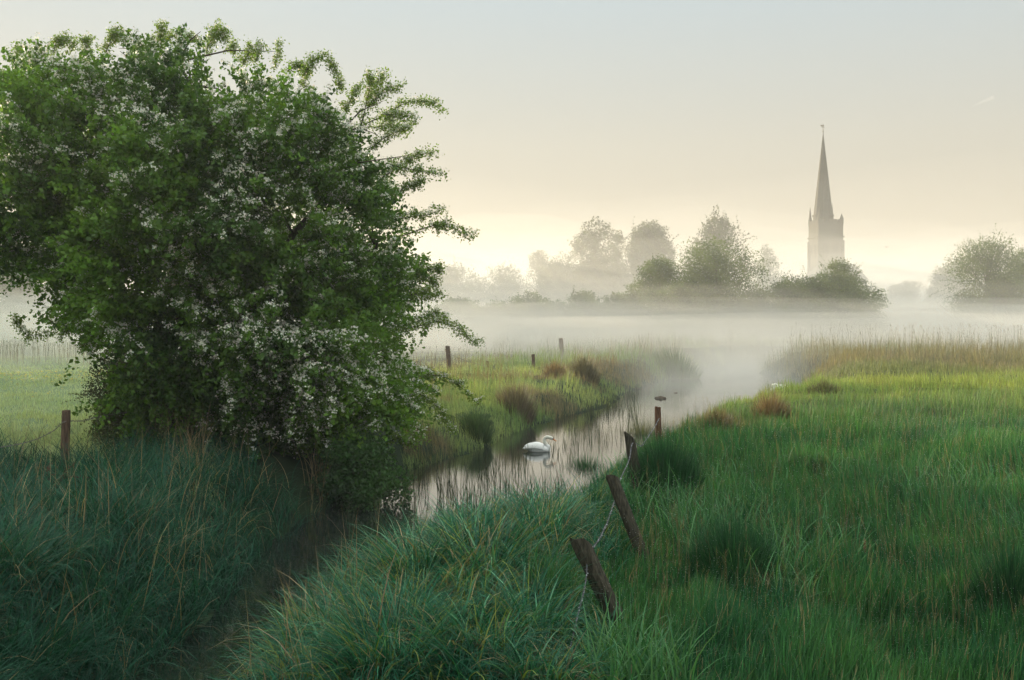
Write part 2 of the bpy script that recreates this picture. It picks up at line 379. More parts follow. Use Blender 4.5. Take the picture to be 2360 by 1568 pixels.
for n, y0, y1, Lr, Wr, sg in ((115000, 6.6, 16, (.22, .66), (.007, .017), 4), (130000, 16, 34, (.25, .66), (.008, .016), 3),
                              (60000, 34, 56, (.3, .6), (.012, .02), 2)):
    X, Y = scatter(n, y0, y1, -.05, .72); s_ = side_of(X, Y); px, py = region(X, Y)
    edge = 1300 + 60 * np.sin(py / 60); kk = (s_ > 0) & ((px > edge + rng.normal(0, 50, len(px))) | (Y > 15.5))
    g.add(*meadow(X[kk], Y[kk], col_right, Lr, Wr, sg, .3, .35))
# broader, paler blades that lean over between the fine ones
X, Y = scatter(9000, 7.8, 20, .08, .62); kk = vnoise(X, Y, 2.2, 71) > .48; X, Y = X[kk], Y[kk]; n = len(X)
g.add(*blades(np.stack([X, Y, height(X, Y) - .02], -1), rng.uniform(.4, .9, n), rng.uniform(.010, .022, n), rng.uniform(0, 6.3, n), np.abs(rng.normal(.15, .15, n)), np.abs(rng.normal(1.1, .6, n)),
              jitter(colmix((.03, .13, .05), (.10, .23, .09), rng.random(n)), .3), 6))
tag(g.build('meadow_grass', M_grass), 'lush green dewy meadow grass filling the right side of the field', 'grass', kind='stuff')
# tall dry grass and reeds behind the right meadow, round the far bend
X, Y = scatter(85000, 44, 112, -.02, .64); kk = ((side_of(X, Y) > 0) & (Y > 44 + 22 * (vnoise(X, Y, 9, 81) - .25) + rng.normal(0, 1.5, len(X)))) | (Y > 84)
g = Stuff().add(*meadow(X[kk], Y[kk], col_right, (.5, 1.5), (.015, .032), 3, .25, .3))
tag(g.build('tall_grass', M_grass), 'tall dry brownish grass at the misty far edge of the right meadow', 'tall grass', kind='stuff')

# left meadow: short, soft, with a band of buttercups
def col_left(X, Y):
    t_ = vnoise(X, Y, 3, 31); u = rng.random(len(X))
    col = colmix((.23, .31, .17), (.40, .45, .26), np.clip(.2 + .7 * t_ + .3 * (u - .5), 0, 1))  # the meadow's misty sunlit brightness is put into the blade colour
    return col, col * 1.3
g = Stuff()
for n, y0, y1, Lr, Wr, sg in ((30000, 14, 24, (.2, .5), (.006, .011), 3), (130000, 21, 45, (.12, .32), (.010, .02), 2), (50000, 45, 130, (.12, .30), (.02, .04), 2)):
    X, Y = scatter(n, y0, y1, -.66, .1); s_ = side_of(X, Y); sd = river_sd(X, Y); px, py = region(X, Y)
    kk = (s_ < 0) & ((sd > 6) | (px < 500)) & (py < 1150)
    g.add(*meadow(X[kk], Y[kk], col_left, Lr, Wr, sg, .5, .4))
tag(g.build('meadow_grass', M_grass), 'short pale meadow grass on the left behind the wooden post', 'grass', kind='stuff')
# left bank reeds beyond the tree
def col_bank(X, Y):
    t_ = vnoise(X, Y, 2.6, 41); u = rng.random(len(X))
    col = colmix((.12, .21, .09), (.30, .35, .13), np.clip(.1 + .9 * t_ + .3 * (u - .5), 0, 1))
    b_ = sstep(.52, .66, vnoise(X, Y, 3.0, 43)) * .85
    col = col * (1 - b_[:, None]) + colmix((.22, .15, .09), (.13, .10, .075), u) * b_[:, None]
    return col, col * 1.25
g = Stuff()
for n, y0, y1, Lr, Wr, sg in ((50000, 20, 36, (.3, .7), (.007, .014), 3), (70000, 34, 62, (.25, .7), (.011, .02), 3), (30000, 60, 110, (.6, 1.2), (.02, .035), 2)):
    X, Y = scatter(n, y0, y1, -.3, .3); s_ = side_of(X, Y); sd = river_sd(X, Y); px, py = region(X, Y); kk = (s_ < 0) & (sd < 7.5 + rng.normal(0, .6, len(X)) + .05 * Y) & (sd > -.4) & ((px > 930) | (Y > 33))
    g.add(*meadow(X[kk], Y[kk], col_bank, Lr, Wr, sg, .25, .3))
tag(g.build('bank_grass', M_grass), 'yellow green bank grass and rushes along the left side of the stream', 'bank grass', kind='stuff')
# buttercups
n = 2600; X, Y = scatter(n, 34, 60, -.56, -.34); px, py = region(X, Y)
yy = 46 + 5 * (vnoise(X, Y, 6, 51) - .5); kk = np.abs(Y - yy) < rng.exponential(2.2, n); X, Y = X[kk], Y[kk]
n = len(X); c0 = np.stack([X, Y, height(X, Y) + rng.uniform(.22, .34, n)], -1)
s = .035; q = np.array([[-s, -s, 0], [s, -s, .01], [s, s, 0], [-s, s, .012]])
V = (c0[:, None] + q[None]).reshape(-1, 3); F = np.arange(4 * n).reshape(-1, 4)
tag(quads('buttercups', V, F, np.tile((.75, .50, .02), (4 * n, 1)), M_petal), 'band of yellow buttercups in the left meadow beside the hawthorn', 'wildflowers', kind='stuff')

# stems standing in the water
def stems(px0, px1, py0, py1, n, L0, L1, cn=40):
    c = np.stack([rng.uniform(px0, px1, cn), rng.uniform(py0, py1, cn)], -1)
    i_ = rng.integers(0, cn, n); q = c[i_] + rng.normal(0, 1, (n, 2)) * np.array([9, 2.0])
    Y = FPX * 4.0 / (q[:, 1] - HOR); X = (q[:, 0] - CX) / FPX * Y
    kk = river_sd(X, Y) < .3; return X[kk], Y[kk], rng.uniform(L0, L1, kk.sum())
g = Stuff()
for a_ in ((1130, 1300, 1110, 1240, 260, .35, .95, 36), (1120, 1215, 1050, 1110, 120, .25, .7, 30), (1290, 1460, 960, 1030, 230, .3, .8, 30), (1330, 1465, 925, 960, 600, .3, .6, 30),
           (1440, 1530, 975, 1020, 60, .5, 1.1, 25), (900, 1120, 1090, 1200, 260, .3, .9, 50), (1340, 1470, 895, 925, 500, .2, .45, 30), (1270, 1330, 1020, 1080, 60, .2, .6, 20), (700, 900, 1130, 1260, 160, .3, .8, 30)):
    X, Y, L = stems(*a_); n = len(X)
    az = rng.uniform(0, 6.3, n); th0 = np.abs(rng.normal(0, .12, n)); th1 = th0 + np.abs(rng.normal(.15, .4, n))
    col = jitter(colmix((.022, .04, .02), (.06, .07, .035), rng.random(n)), .3)
    g.add(*blades(np.stack([X, Y, np.full(n, -.05)], -1), L, rng.uniform(.008, .018, n), az, th0, th1, col, 4))
tag(g.build('reeds', M_grass), 'thin dark reed stems standing in the water around the swan', 'reeds', kind='stuff')
# straw coloured stalks of last year among the near left sedge
n = 700; px = np.concatenate([rng.normal(440, 14, 110), rng.normal(735, 14, 60), rng.uniform(0, 900, n - 170)]); py = np.concatenate([rng.normal(1085, 30, 110), rng.normal(1070, 20, 60), rng.uniform(1040, 1560, n - 170)])
Y = FPX * 3.1 / (py - HOR); X = (px - CX) / FPX * Y; kk = river_sd(X, Y) > 0; X, Y = X[kk], Y[kk]; n = len(X)
g = Stuff().add(*blades(np.stack([X, Y, height(X, Y) - .02], -1), rng.uniform(.6, 1.6, n), rng.uniform(.006, .013, n), rng.uniform(0, 6.3, n), np.abs(rng.normal(.1, .15, n)),
                        np.abs(rng.normal(.6, .7, n)), jitter(np.tile((.26, .20, .12), (n, 1)), .4), 6))
tag(g.build('dead_stalks', M_grass), 'straw coloured dead grass stalks poking out of the left bank', 'dead stalks', kind='stuff')
# tall flowering grass heads
g = Stuff()
for n, y0, y1, a0, a1, L0, L1 in ((420, 58, 75, .22, .6, 1.3, 2.2), (260, 40, 62, -.1, .0, .8, 1.5), (900, 60, 95, -.6, -.42, .9, 1.4), (800, 9, 34, .12, .6, .5, .9)):
    X, Y = scatter(n, y0, y1, a0, a1); kk = river_sd(X, Y) > .3; X, Y = X[kk], Y[kk]; n = len(X); z = height(X, Y)
    L = rng.uniform(L0, L1, n); az = rng.uniform(0, 6.3, n); t0 = np.abs(rng.normal(0, .06, n)); t1 = t0 + np.abs(rng.normal(.1, .15, n))
    col = jitter(np.tile((.17, .14, .08), (n, 1)), .3); ww = .0003 * Y + .002
    V, F, c = blades(np.stack([X, Y, z], -1), L, ww, az, t0, t1, col, 4); g.add(V, F, c)
    tips = V.reshape(n, 10, 3)[:, 8:10].mean(1)
    for j in range(5):
        nn = len(tips); g.add(*blades(tips - np.array([0, 0, .05 + .03 * j]), np.full(nn, .07), np.full(nn, .02) * np.clip(Y / 50, .3, 1), rng.uniform(0, 6.3, nn), np.full(nn, .25), np.full(nn, .8), col * 1.2, 1))
tag(g.build('seed_heads', M_grass), 'thin brown flowering grass stems standing above the meadows', 'grass stems', kind='stuff')
# dew
X, Y = scatter(16000, 8, 26, -.1, .62); kk = (side_of(X, Y) > 0) & (river_sd(X, Y) > .3); X, Y = X[kk], Y[kk]; n = len(X)
c0 = np.stack([X, Y, height(X, Y) + rng.uniform(.22, .55, n)], -1); s = (.0006 * Y + .001)[:, None, None] * .5 * rng.uniform(.4, 1.3, (n, 1, 1))
q = np.array([[-1, 0, 0], [0, -1, 1], [1, 0, 0], [0, 1, -1]])[None]
m, t = newmat('dew'); o = t.nodes.new('ShaderNodeOutputMaterial'); p = t.nodes.new('ShaderNodeBsdfPrincipled'); t.links.new(p.outputs[0], o.inputs[0])
p.inputs['Base Color'].default_value = (.8, .84, .86, 1); p.inputs['Roughness'].default_value = .2
tag(quads('dew_drops', (c0[:, None] + q * s).reshape(-1, 3), np.arange(4 * n).reshape(-1, 4), None, m), 'tiny dew drops glinting on the right meadow grass', 'dew', kind='stuff')

# ------------------------------------------------------------------ leaves
def leaves(P, A, size, col, wr=.6, fold=.2):
    """P centres, A leaf axes; one folded diamond each"""
    n = len(P); A = A / (np.linalg.norm(A, axis=1, keepdims=True) + 1e-9)
    r = rng.normal(0, 1, (n, 3)); r[:, 2] *= .5; B = np.cross(A, r); B /= (np.linalg.norm(B, axis=1, keepdims=True) + 1e-9)
    Nn = np.cross(A, B); s = np.asarray(size).reshape(-1, 1) * .5
    V = np.stack([P - A * s, P - B * s * wr + Nn * s * fold + A * s * .15, P + A * s, P + B * s * wr + Nn * s * fold + A * s * .15], 1)
    return V.reshape(-1, 3), np.arange(4 * n).reshape(-1, 4), np.repeat(col, 4, axis=0)

# ------------------------------------------------------------------ hawthorn
TY = 25.0; S = TY / FPX
OUT = np.array([(40, 300), (32, 235), (72, 185), (108, 143), (150, 122), (220, 112), (290, 125), (370, 118), (450, 122), (510, 118), (560, 145), (640, 150), (690, 182), (740, 238), (790, 268), (850, 305),
                (885, 345), (900, 400), (935, 455), (955, 520), (975, 590), (985, 660), (995, 740), (1010, 800), (1000, 860), (1020, 905), (970, 970), (900, 1020), (800, 1070), (690, 1050),
                (560, 1015), (430, 1005), (330, 990), (250, 950), (235, 850), (260, 785), (190, 745), (110, 740), (50, 725), (-50, 700), (-90, 620), (-60, 530), (0, 480), (25, 400)], float)
OUT[:, 1] += np.where(OUT[:, 1] < 200, 26, 0)
def poly_sd(P, poly):
    x, y = P.T; d = np.full(len(x), 1e9); ins = np.zeros(len(x), bool); n = len(poly)
    for i in range(n):
        ax, ay = poly[i]; bx, by = poly[(i + 1) % n]; ex, ey = bx - ax, by - ay
        t_ = np.clip(((x - ax) * ex + (y - ay) * ey) / (ex * ex + ey * ey), 0, 1)
        d = np.minimum(d, np.hypot(x - ax - t_ * ex, y - ay - t_ * ey))
        if abs(ey) > 1e-9: ins ^= ((ay > y) != (by > y)) & (x < ex * (y - ay) / ey + ax)
    return np.where(ins, d, -d)
def crown_point(px, py, dy):
    """the crown is laid out on its own middle plane; dy is how far in front of or behind it a point lies"""
    return np.stack([(px - CX) * S, np.full_like(px, TY) + dy, CAMZ - (py - HOR) * S], -1)
hx, hy = (470 - CX) * S, TY
tree = empty('hawthorn_tree', (hx, hy, h1(hx, hy)))
tag(tree, 'big spreading hawthorn covered in white blossom on the left bank', 'tree')
inv = -Vector(tree.location)
def gen_sprays(n):
    out_ = []
    P = np.stack([rng.uniform(-110, 1015, n * 2), rng.uniform(95, 1075, n * 2)], -1); cell = 74.0
    gx = np.floor(P[:, 0] / cell); gy = np.floor(P[:, 1] / cell); hs_ = lambda a, b, k: np.abs(np.sin(a * 12.7 + b * 31.1 + k * 7.3) * 4375.85) % 1
    ctr = np.stack([(gx + .2 + .6 * hs_(gx, gy, 0)) * cell, (gy + .2 + .6 * hs_(gx, gy, 1)) * cell], -1)
    P = P + (ctr - P) * rng.uniform(0, .75, (len(P), 1))       # leaves gather in boughs
    d = poly_sd(P, OUT); k = (d > 34) & (rng.random(len(d)) < .3 + .7 * sstep(30, 120, d))
    P, d = P[k][:n], d[k][:n]; n = len(P)
    hd = np.minimum(5.0, 1.0 + np.sqrt(np.maximum(d, 0) * S) * 2.3)
    u = rng.random(n); front = rng.random(n) < .66
    dep = np.where(u < .7, rng.uniform(.62, 1.0, n), rng.uniform(.0, .65, n)) * hd * np.where(front, -1, 1)
    # gaps where the sky shows through
    hole = vnoise(P[:, 0], P[:, 1], 75, 61) * .6 + vnoise(P[:, 0], P[:, 1], 34, 62) * .4
    near_edge = 1 - sstep(30, 260, d); k = ~((hole < .29 + .17 * near_edge))
    dep = dep * (.72 + .5 * vnoise(P[:, 0] + 300 * front, P[:, 1], 110, 68))
    P, d, dep, hd = P[k], d[k], dep[k], hd[k]
    return P, d, dep, hd
P2, d, dep, hd = gen_sprays(7400)
n = len(P2); Q = crown_point(P2[:, 0], P2[:, 1], dep)
cen = crown_point(np.array([430.]), np.array([700.]), np.array([0.]))[0]
D = (Q - cen) * np.array([1, 1.25, 1]); D /= np.linalg.norm(D, axis=1, keepdims=True)
D += rng.normal(0, .42, D.shape); D[:, 2] += .12; D /= np.linalg.norm(D, axis=1, keepdims=True)
Ls = rng.uniform(.7, 1.5, n) * np.where(d * S < .8, .75, 1)
K = 26; tt = np.linspace(-.35, .75, K)
droop = rng.uniform(.10, .45, n)
pts = Q[:, None] + D[:, None] * (tt[None, :, None] * Ls[:, None, None])
pts[:, :, 2] -= (np.maximum(tt, 0)[None] ** 2) * droop[:, None] * Ls[:, None] * 1.2
pts[:, :, 2] = np.maximum(pts[:, :, 2], .35)
M = 2
base = np.repeat(pts.reshape(-1, 3), M, 0); ax = np.repeat(np.repeat(D, K, 0), M, 0)
LP = base + rng.normal(0, .058, base.shape); LA = ax * .5 + rng.normal(0, .7, base.shape)
shade = np.repeat(np.clip(vnoise(P2[:, 0] + dep * 20, P2[:, 1], 120, 64) * .9 + rng.normal(0, .18, n), 0, 1), K * M)
lc = colmix((.028, .080, .012), (.135, .265, .028), shade)
fol = Stuff().add(*leaves(LP, LA, rng.uniform(.08, .15, len(LP)), jitter(lc, .3)))
# blossom along the upper side of the sprays, thick in places
bp = vnoise(P2[:, 0] + dep * 15, P2[:, 1], 85, 66) * .7 + .3 * vnoise(P2[:, 0], P2[:, 1], 40, 67)
rb = .35 + .16 * sstep(450, 900, P2[:, 0]) + .24 * sstep(480, 120, P2[:, 1]) - .14 * sstep(300, 60, P2[:, 0]) * sstep(350, 700, P2[:, 1])
prob = sstep(.62, .30, bp - (rb - .40)); prob = np.clip(prob, .02, 1)
flw = Stuff()
def blossom(C0, per=7, r=.035, s0=.022, s1=.038):
    B = np.repeat(C0, per, 0) + rng.normal(0, r, (len(C0) * per, 3)) * np.array([1, 1, .6])
    A = rng.normal(0, 1, B.shape); A[:, 2] *= .4
    c = jitter(np.tile((.78, .78, .68), (len(B), 1)), .15)
    flw.add(*leaves(B, A, rng.uniform(s0, s1, len(B)) * 1.5, c, .9, .25))
pk = (rng.random((n, K)) < .62) & (rng.random((n, 1)) < prob[:, None] * .62); C0 = pts[pk] + np.array([0, 0, .07]) + rng.normal(0, .045, (pk.sum(), 3))
blossom(C0)
# long arching twigs breaking the outline
TW = [[(700, 175), (722, 140), (752, 130), (775, 160), (785, 205)], [(832, 285), (850, 215), (845, 165)], [(846, 240), (862, 200), (888, 172)], [(850, 245), (885, 215), (920, 205)],
      [(790, 310), (880, 268), (940, 238), (985, 232), (1016, 256)], [(890, 265), (925, 262), (960, 278)], [(860, 295), (900, 285), (935, 300)], [(795, 258), (812, 225), (828, 200)],
      [(860, 340), (900, 310), (942, 292)], [(880, 410), (930, 375), (965, 355), (1005, 357)], [(900, 380), (960, 392), (1028, 404)], [(910, 450), (950, 425), (980, 420)], [(920, 505), (970, 495), (1018, 480)],
      [(920, 545), (1000, 522), (1040, 530), (1082, 550)], [(940, 600), (975, 630), (1005, 658)], [(945, 680), (980, 672), (1015, 684)], [(960, 735), (1000, 722), (1030, 735)], [(930, 760), (1000, 745), (1055, 762), (1095, 797)],
      [(960, 860), (1020, 865), (1060, 885), (1108, 927)], [(940, 900), (990, 915), (1020, 950), (1040, 994)], [(900, 960), (950, 975), (985, 1005)], [(370, 130), (368, 90), (373, 58)], [(375, 95), (410, 75), (440, 82), (465, 100)],
      [(475, 120), (488, 80), (495, 65)], [(490, 85), (515, 72), (520, 95)], [(245, 120), (258, 85), (268, 70), (292, 98)], [(120, 125), (128, 95), (150, 90), (170, 110)], [(590, 140), (597, 104)],
      [(635, 150), (642, 100)], [(660, 165), (690, 150), (705, 170)], [(560, 150), (575, 120), (580, 112)], [(30, 735), (60, 775), (110, 770)], [(110, 735), (150, 765), (190, 760)], [(20, 330), (-30, 330), (-60, 345)],
      [(40, 480), (-20, 455), (-50, 470)], [(80, 190), (45, 140), (40, 108)], [(200, 118), (190, 95), (200, 85)], [(320, 118), (330, 100), (345, 100)], [(740, 240), (700, 195), (705, 150)], [(960, 640), (1000, 615), (1020, 620)],
      [(250, 800), (200, 790), (185, 800)], [(860, 1030), (930, 1010), (960, 1030)], [(540, 120), (535, 100)]]
tb = MB()
for poly in TW:
    yo = random.uniform(-1.6, 1.2) if len(poly) > 2 else random.uniform(-1, 1)
    a = np.array(poly, float); seg = np.linspace(0, len(a) - 1, int(16 * (len(a) - 1)))
    px = np.interp(seg, np.arange(len(a)), a[:, 0]); py = np.interp(seg, np.arange(len(a)), a[:, 1])
    T = crown_point(px, py, np.full(len(px), 0.)); T[:, 1] += yo
    T[:, 0] *= (TY + yo) / TY; T[:, 2] = CAMZ + (T[:, 2] - CAMZ) * (TY + yo) / TY
    T += np.cumsum(rng.normal(0, .006, T.shape), 0)
    tb.tube([Vector(q) for q in T[::4]], list(np.linspace(.016, .004, len(T[::4]))), 4)
    B = np.repeat(T, 13, 0); fol.add(*leaves(B + rng.normal(0, .078, B.shape), rng.normal(0, 1, B.shape), rng.uniform(.04, .08, len(B)), jitter(np.tile((.15, .24, .035), (len(B), 1)), .3)))
    kk = rng.random(len(T)) < .6; blossom(T[kk] + rng.normal(0, .04, (kk.sum(), 3)) + np.array([0, 0, .05]), 6)
    for _ in range(2 * len(poly)):                       # short side spurs
        j = random.randrange(len(T)); dv = rng.normal(0, 1, 3); dv /= np.linalg.norm(dv)
        sp = T[j] + dv[None] * np.linspace(0, random.uniform(.12, .32), 6)[:, None]
        B = np.repeat(sp, 7, 0); fol.add(*leaves(B + rng.normal(0, .045, B.shape), rng.normal(0, 1, B.shape), rng.uniform(.04, .075, len(B)), jitter(np.tile((.15, .24, .035), (len(B), 1)), .3)))
        blossom(sp[::2] + np.array([0, 0, .03]), 4)
# stems and limbs
base_p = Vector(tree.location)
for i in range(9):
    tgt = [(-40, 500, 1), (120, 250, -.8), (300, 180, .6), (450, 160, -.5), (620, 200, .7), (800, 330, -.7), (850, 560, .5), (840, 820, -.6), (300, 800, .8)][i]
    T_ = Vector(crown_point(np.array([tgt[0] * 1.]), np.array([tgt[1] * 1.]), np.array([tgt[2] * 2.]))[0])
    b0 = base_p + Vector((random.uniform(-.5, .5), random.uniform(-.4, .4), -.2)); pl = []
    for k_ in range(12):
        f = k_ / 11; q = b0.lerp(T_, f); q += Vector((random.gauss(0, .1), random.gauss(0, .1), math.sin(f * math.pi) * .5 + random.gauss(0, .05))); pl.append(q)
    tb.tube(pl, [.17 * (1 - f / 12) ** 1.1 + .012 for f in range(12)], 8, jitter=.1)
    for k_ in range(3, 12):
        for _ in range(3):
            e = pl[k_] + Vector((random.gauss(0, 1.1), random.gauss(0, 1.1), random.uniform(-.2, 1.1))); m_ = (pl[k_] + e) / 2 + Vector((0, 0, .15))
            tb.tube([pl[k_], m_, e], [.03, .018, .006], 4)
def shift(o, par):
    o.parent = par; o.matrix_parent_inverse = Matrix.Translation(-Vector(par.location)); return o
shift(tb.build('trunk', M_bark, smooth=True), tree)
shift(fol.build('crown', M_leaf), tree)
shift(flw.build('blossom', M_petal), tree)

# ------------------------------------------------------------------ shrubs and background trees
def lobes_crown(n, w, h, dpt, z0, k, leaf, ca, cb, seed, sparse=0.0, peak=.5):
    r = np.random.default_rng(seed)
    c = []
    for i in range(k):
        a = r.uniform(0, 6.283); zz = r.uniform(0, 1) ** 1.05; lr = r.uniform(.17, .29) * min(w, h - z0)
        rad = (1 - zz ** (3.2 * peak + 1.6)) ** .5 * max(.3, math.sqrt(r.uniform(.05, 1)))
        c.append((math.cos(a) * rad * (w / 2 - lr * .7), math.sin(a) * rad * (dpt / 2 - lr * .5), z0 + lr * .5 + (h - z0 - lr * 1.35) * zz, lr))
    c = np.array(c); i_ = r.integers(0, k, n); v = r.normal(0, 1, (n, 3)); v /= np.linalg.norm(v, axis=1, keepdims=True)
    rr = c[i_, 3] * (r.uniform(.3, 1.0, n) ** .6) * (1 + .25 * np.sin(v[:, 0] * 5 + i_) * np.cos(v[:, 2] * 6 + i_ * 2))
    P = c[i_, :3] + v * rr[:, None] * np.array([1, 1, .8]); kk = P[:, 2] > z0 * .6
    # twigs sticking out
    m_ = int(n * (.035 + sparse)); b = P[r.integers(0, n, m_ // 12 + 1)]; dv = b - np.array([0, 0, (z0 + h) / 2]); dv /= np.linalg.norm(dv, axis=1, keepdims=True) + 1e-6
    dv += r.normal(0, .4, dv.shape); tw = b[:, None] + dv[:, None] * (np.linspace(0, .075 * h, 12)[None, :, None]); tw = tw.reshape(-1, 3) + r.normal(0, leaf * .3, (len(b) * 12, 3))
    P = np.concatenate([P[kk], tw]); n = len(P)
    t_ = np.clip(.5 + .5 * np.sin(P[:, 0] * 2.1 + P[:, 2] * 1.7 + seed) + r.normal(0, .25, n), 0, 1)
    col = jitter(colmix(ca, cb, t_), .2)
    return leaves(P, r.normal(0, 1, P.shape), r.uniform(.6, 1.3, n) * leaf, col, .7), c
def make_tree(name, label, cat, loc, w, h, dpt=None, z0=None, n=5000, leaf=.22, seed=1, ca=(.03, .06, .015), cb=(.07, .11, .03), k=22, sparse=0., group=None, rz=0, peak=.5):
    dpt = dpt or w * .8; z0 = h * .12 if z0 is None else z0
    root = empty(name, loc, rz); tag(root, label, cat, group)
    (V, F, c), lob = lobes_crown(n, w, h, dpt, z0, k, leaf, ca, cb, seed, sparse, peak)
    quads('crown', V, F, c, M_leaf, root)
    b = MB(); random.seed(seed); R0 = .018 * h + .03
    b.tube([(0, 0, -.3), (.05, 0, h * .2), (-.03, .04, h * .45), (0, 0, h * .78)], [R0, R0 * .8, R0 * .5, R0 * .15], 7)
    for l_ in lob[:min(len(lob), 18)]:
        z1 = min(l_[2] * .6, h * .5); b.tube([(0, 0, z1), (l_[0] * .5, l_[1] * .5, (z1 + l_[2]) / 2), (l_[0], l_[1], l_[2])], [R0 * .4, R0 * .22, R0 * .06], 5)
    b.build('trunk', M_bark, root, True)
    return root
def bg_tree(px, top, wpx, Yd, label, **kw):
    kw.setdefault('k', 30)
    if 60 < Yd < 132: wpx *= 1.22
    if Yd > 60: kw['n'] = int(kw['n'] * 4.2); kw['leaf'] *= .84; kw['k'] = int(kw['k'] * 1.5)
    x = (px - CX) / FPX * Yd; g_ = h1(x, Yd); zt = CAMZ + (HOR - top) / FPX * Yd
    return make_tree(kw.pop('name', 'tree'), label, kw.pop('cat', 'tree'), (x, Yd, g_), wpx / FPX * Yd, zt - g_, **kw)
# shrubs beside the hawthorn
bg_tree(300, 770, 230, 23.2, 'fine leaved olive shrub growing under the left side of the hawthorn', name='shrub', cat='shrub', n=26000, leaf=.045, seed=3, k=34, ca=(.05, .06, .025), cb=(.13, .14, .06), z0=.05, sparse=.2)
bg_tree(820, 985, 260, 21.5, 'dark bramble bush below the right side of the hawthorn over the bank', name='bramble_bush', cat='bush', n=16000, leaf=.07, seed=5, k=30, ca=(.02, .06, .018), cb=(.05, .12, .03), z0=.0, dpt=2.0)
bg_tree(560, 960, 330, 22.5, 'leafy undergrowth bush in front of the hawthorn stems', name='bush', cat='bush', n=16000, leaf=.06, seed=6, k=30, ca=(.02, .055, .015), cb=(.05, .11, .025), z0=.0, dpt=1.6)
bg_tree(1075, 950, 170, 33, 'low grey green willow bush on the bank right of the hawthorn', name='bush', cat='bush', n=9000, leaf=.05, seed=9, k=24, ca=(.08, .13, .06), cb=(.14, .20, .09), z0=.0, dpt=1.6)
WM = dict(ca=(.05, .09, .02), cb=(.11, .16, .035))
GM = 'trees and bushes at the misty edge of the field'; GF = 'tall trees far off in the mist'; GH = 'low hedge bushes in the mist'
bg_tree(1652, 536, 215, 110, 'tall full round bush, highest of the near trees left of the church', n=11000, leaf=.2, seed=21, group=GM, k=44, peak=1.3, z0=.3, **WM)
bg_tree(1520, 590, 150, 112, 'smaller rounded tree touching the tall bush on its left', n=8000, leaf=.2, seed=22, group=GM, k=26, z0=.3, **WM)
bg_tree(1580, 632, 200, 108, 'low bush filling the gap before the two round trees', name='bush', cat='bush', n=6000, leaf=.2, seed=23, group=GM, k=24, z0=.2, **WM)
bg_tree(1762, 645, 150, 109, 'low open bush between the tall round bush and the church hedge', name='bush', cat='bush', n=5000, leaf=.18, seed=24, group=GM, z0=.2, sparse=.2, **WM)
bg_tree(1840, 622, 160, 107, 'dark bush with a leafy spire right below the church tower', name='bush', cat='bush', n=7000, leaf=.18, seed=25, group=GM, z0=.2, sparse=.2, **WM)
bg_tree(1935, 620, 215, 104, 'broad dark domed bush just right of and below the church', name='bush', cat='bush', n=13000, leaf=.18, seed=26, group=GM, k=40, z0=.2, peak=1.0, **WM)
bg_tree(1935, 592, 90, 106, 'pale open sapling rising behind the domed bush by the church', name='sapling', cat='tree', n=1800, leaf=.16, seed=27, group=GM, z0=3, sparse=.5, ca=(.08, .12, .03), cb=(.12, .16, .05))
bg_tree(2275, 535, 170, 120, 'airy loose tree at the right edge with sky showing through', n=4200, leaf=.2, seed=28, group=GM, z0=1.5, sparse=.35, **WM)
bg_tree(2370, 560, 150, 128, 'denser tree cut by the right edge of the photo', n=7000, leaf=.22, seed=29, group=GM, z0=1, **WM)
bg_tree(2290, 620, 180, 118, 'low bush under the airy tree at the right edge', name='bush', cat='bush', n=6000, leaf=.2, seed=30, group=GM, z0=.2, **WM)
HL = ['leftmost low hump of hedge beside the hawthorn, in thick mist', 'low hedge hump under the pair of far tall trees, left of two', 'low rounded hedge bush left of the two round trees',
      'low hedge bush joining the smaller rounded tree', 'faint hedge hump between the hawthorn and the first posts']
for i, (px, tp, w_, Yd) in enumerate(((1060, 682, 190, 124), (1225, 668, 160, 118), (1345, 665, 120, 115), (1435, 668, 120, 113), (1140, 690, 140, 122))):
    bg_tree(px, tp, w_, Yd, HL[i], name='hedge_bush', cat='bush', n=5000, leaf=.2, seed=40 + i, group=GH, z0=.1, sparse=.1, **WM)
FARL = [(1372, 502, 145, 205, 'tall domed tree, left one of the far pair', 7000, 0), (1497, 504, 140, 205, 'tall domed tree, right one of the far pair', 7000, 0), (1425, 520, 60, 215, 'thin pale tree in the gap between the far pair', 900, .3),
        (1655, 497, 150, 190, 'bare topped tree showing above the tall round bush', 2600, .4), (1775, 563, 90, 235, 'faint open tree just left of the church tower', 1500, .3),
        (1300, 580, 170, 212, 'rounded tree stepping down left of the far pair', 4500, 0), (1245, 572, 80, 225, 'very faint open tree left of the far pair', 900, .3), (1160, 597, 150, 225, 'low faint rounded tree nearer the hawthorn', 3500, 0),
        (1055, 590, 160, 225, 'faint tree just right of the hawthorn crown', 3500, .1), (1420, 585, 330, 212, 'broad dark thicket under the far pair of trees', 8000, 0), (2200, 590, 120, 215, 'faint tree in thick mist left of the airy tree', 3000, 0),
        (2110, 640, 200, 240, 'faint wide thicket right of the church in thick mist', 3500, 0), (1560, 620, 160, 215, 'far thicket behind the smaller rounded tree', 4000, 0), (20, 592, 170, 150, 'green tree showing through at the left edge behind the hawthorn', 5000, 0),
        (150, 640, 260, 155, 'low far tree behind the lower left hawthorn boughs', 4500, 0), (400, 655, 320, 160, 'low far trees hidden behind the hawthorn crown', 4500, 0), (700, 650, 320, 190, 'far thicket glimpsed through the hawthorn', 4500, 0), (900, 630, 260, 205, 'far thicket behind the right side of the hawthorn', 4500, 0)]
for i, (px, tp, w_, Yd, lb, n_, sp_) in enumerate(FARL):
    bg_tree(px, tp, w_, Yd, lb, n=n_, leaf=.42, seed=60 + i, group=GF, z0=1.0, sparse=sp_, ca=(.035, .05, .02), cb=(.07, .09, .03), k=20)
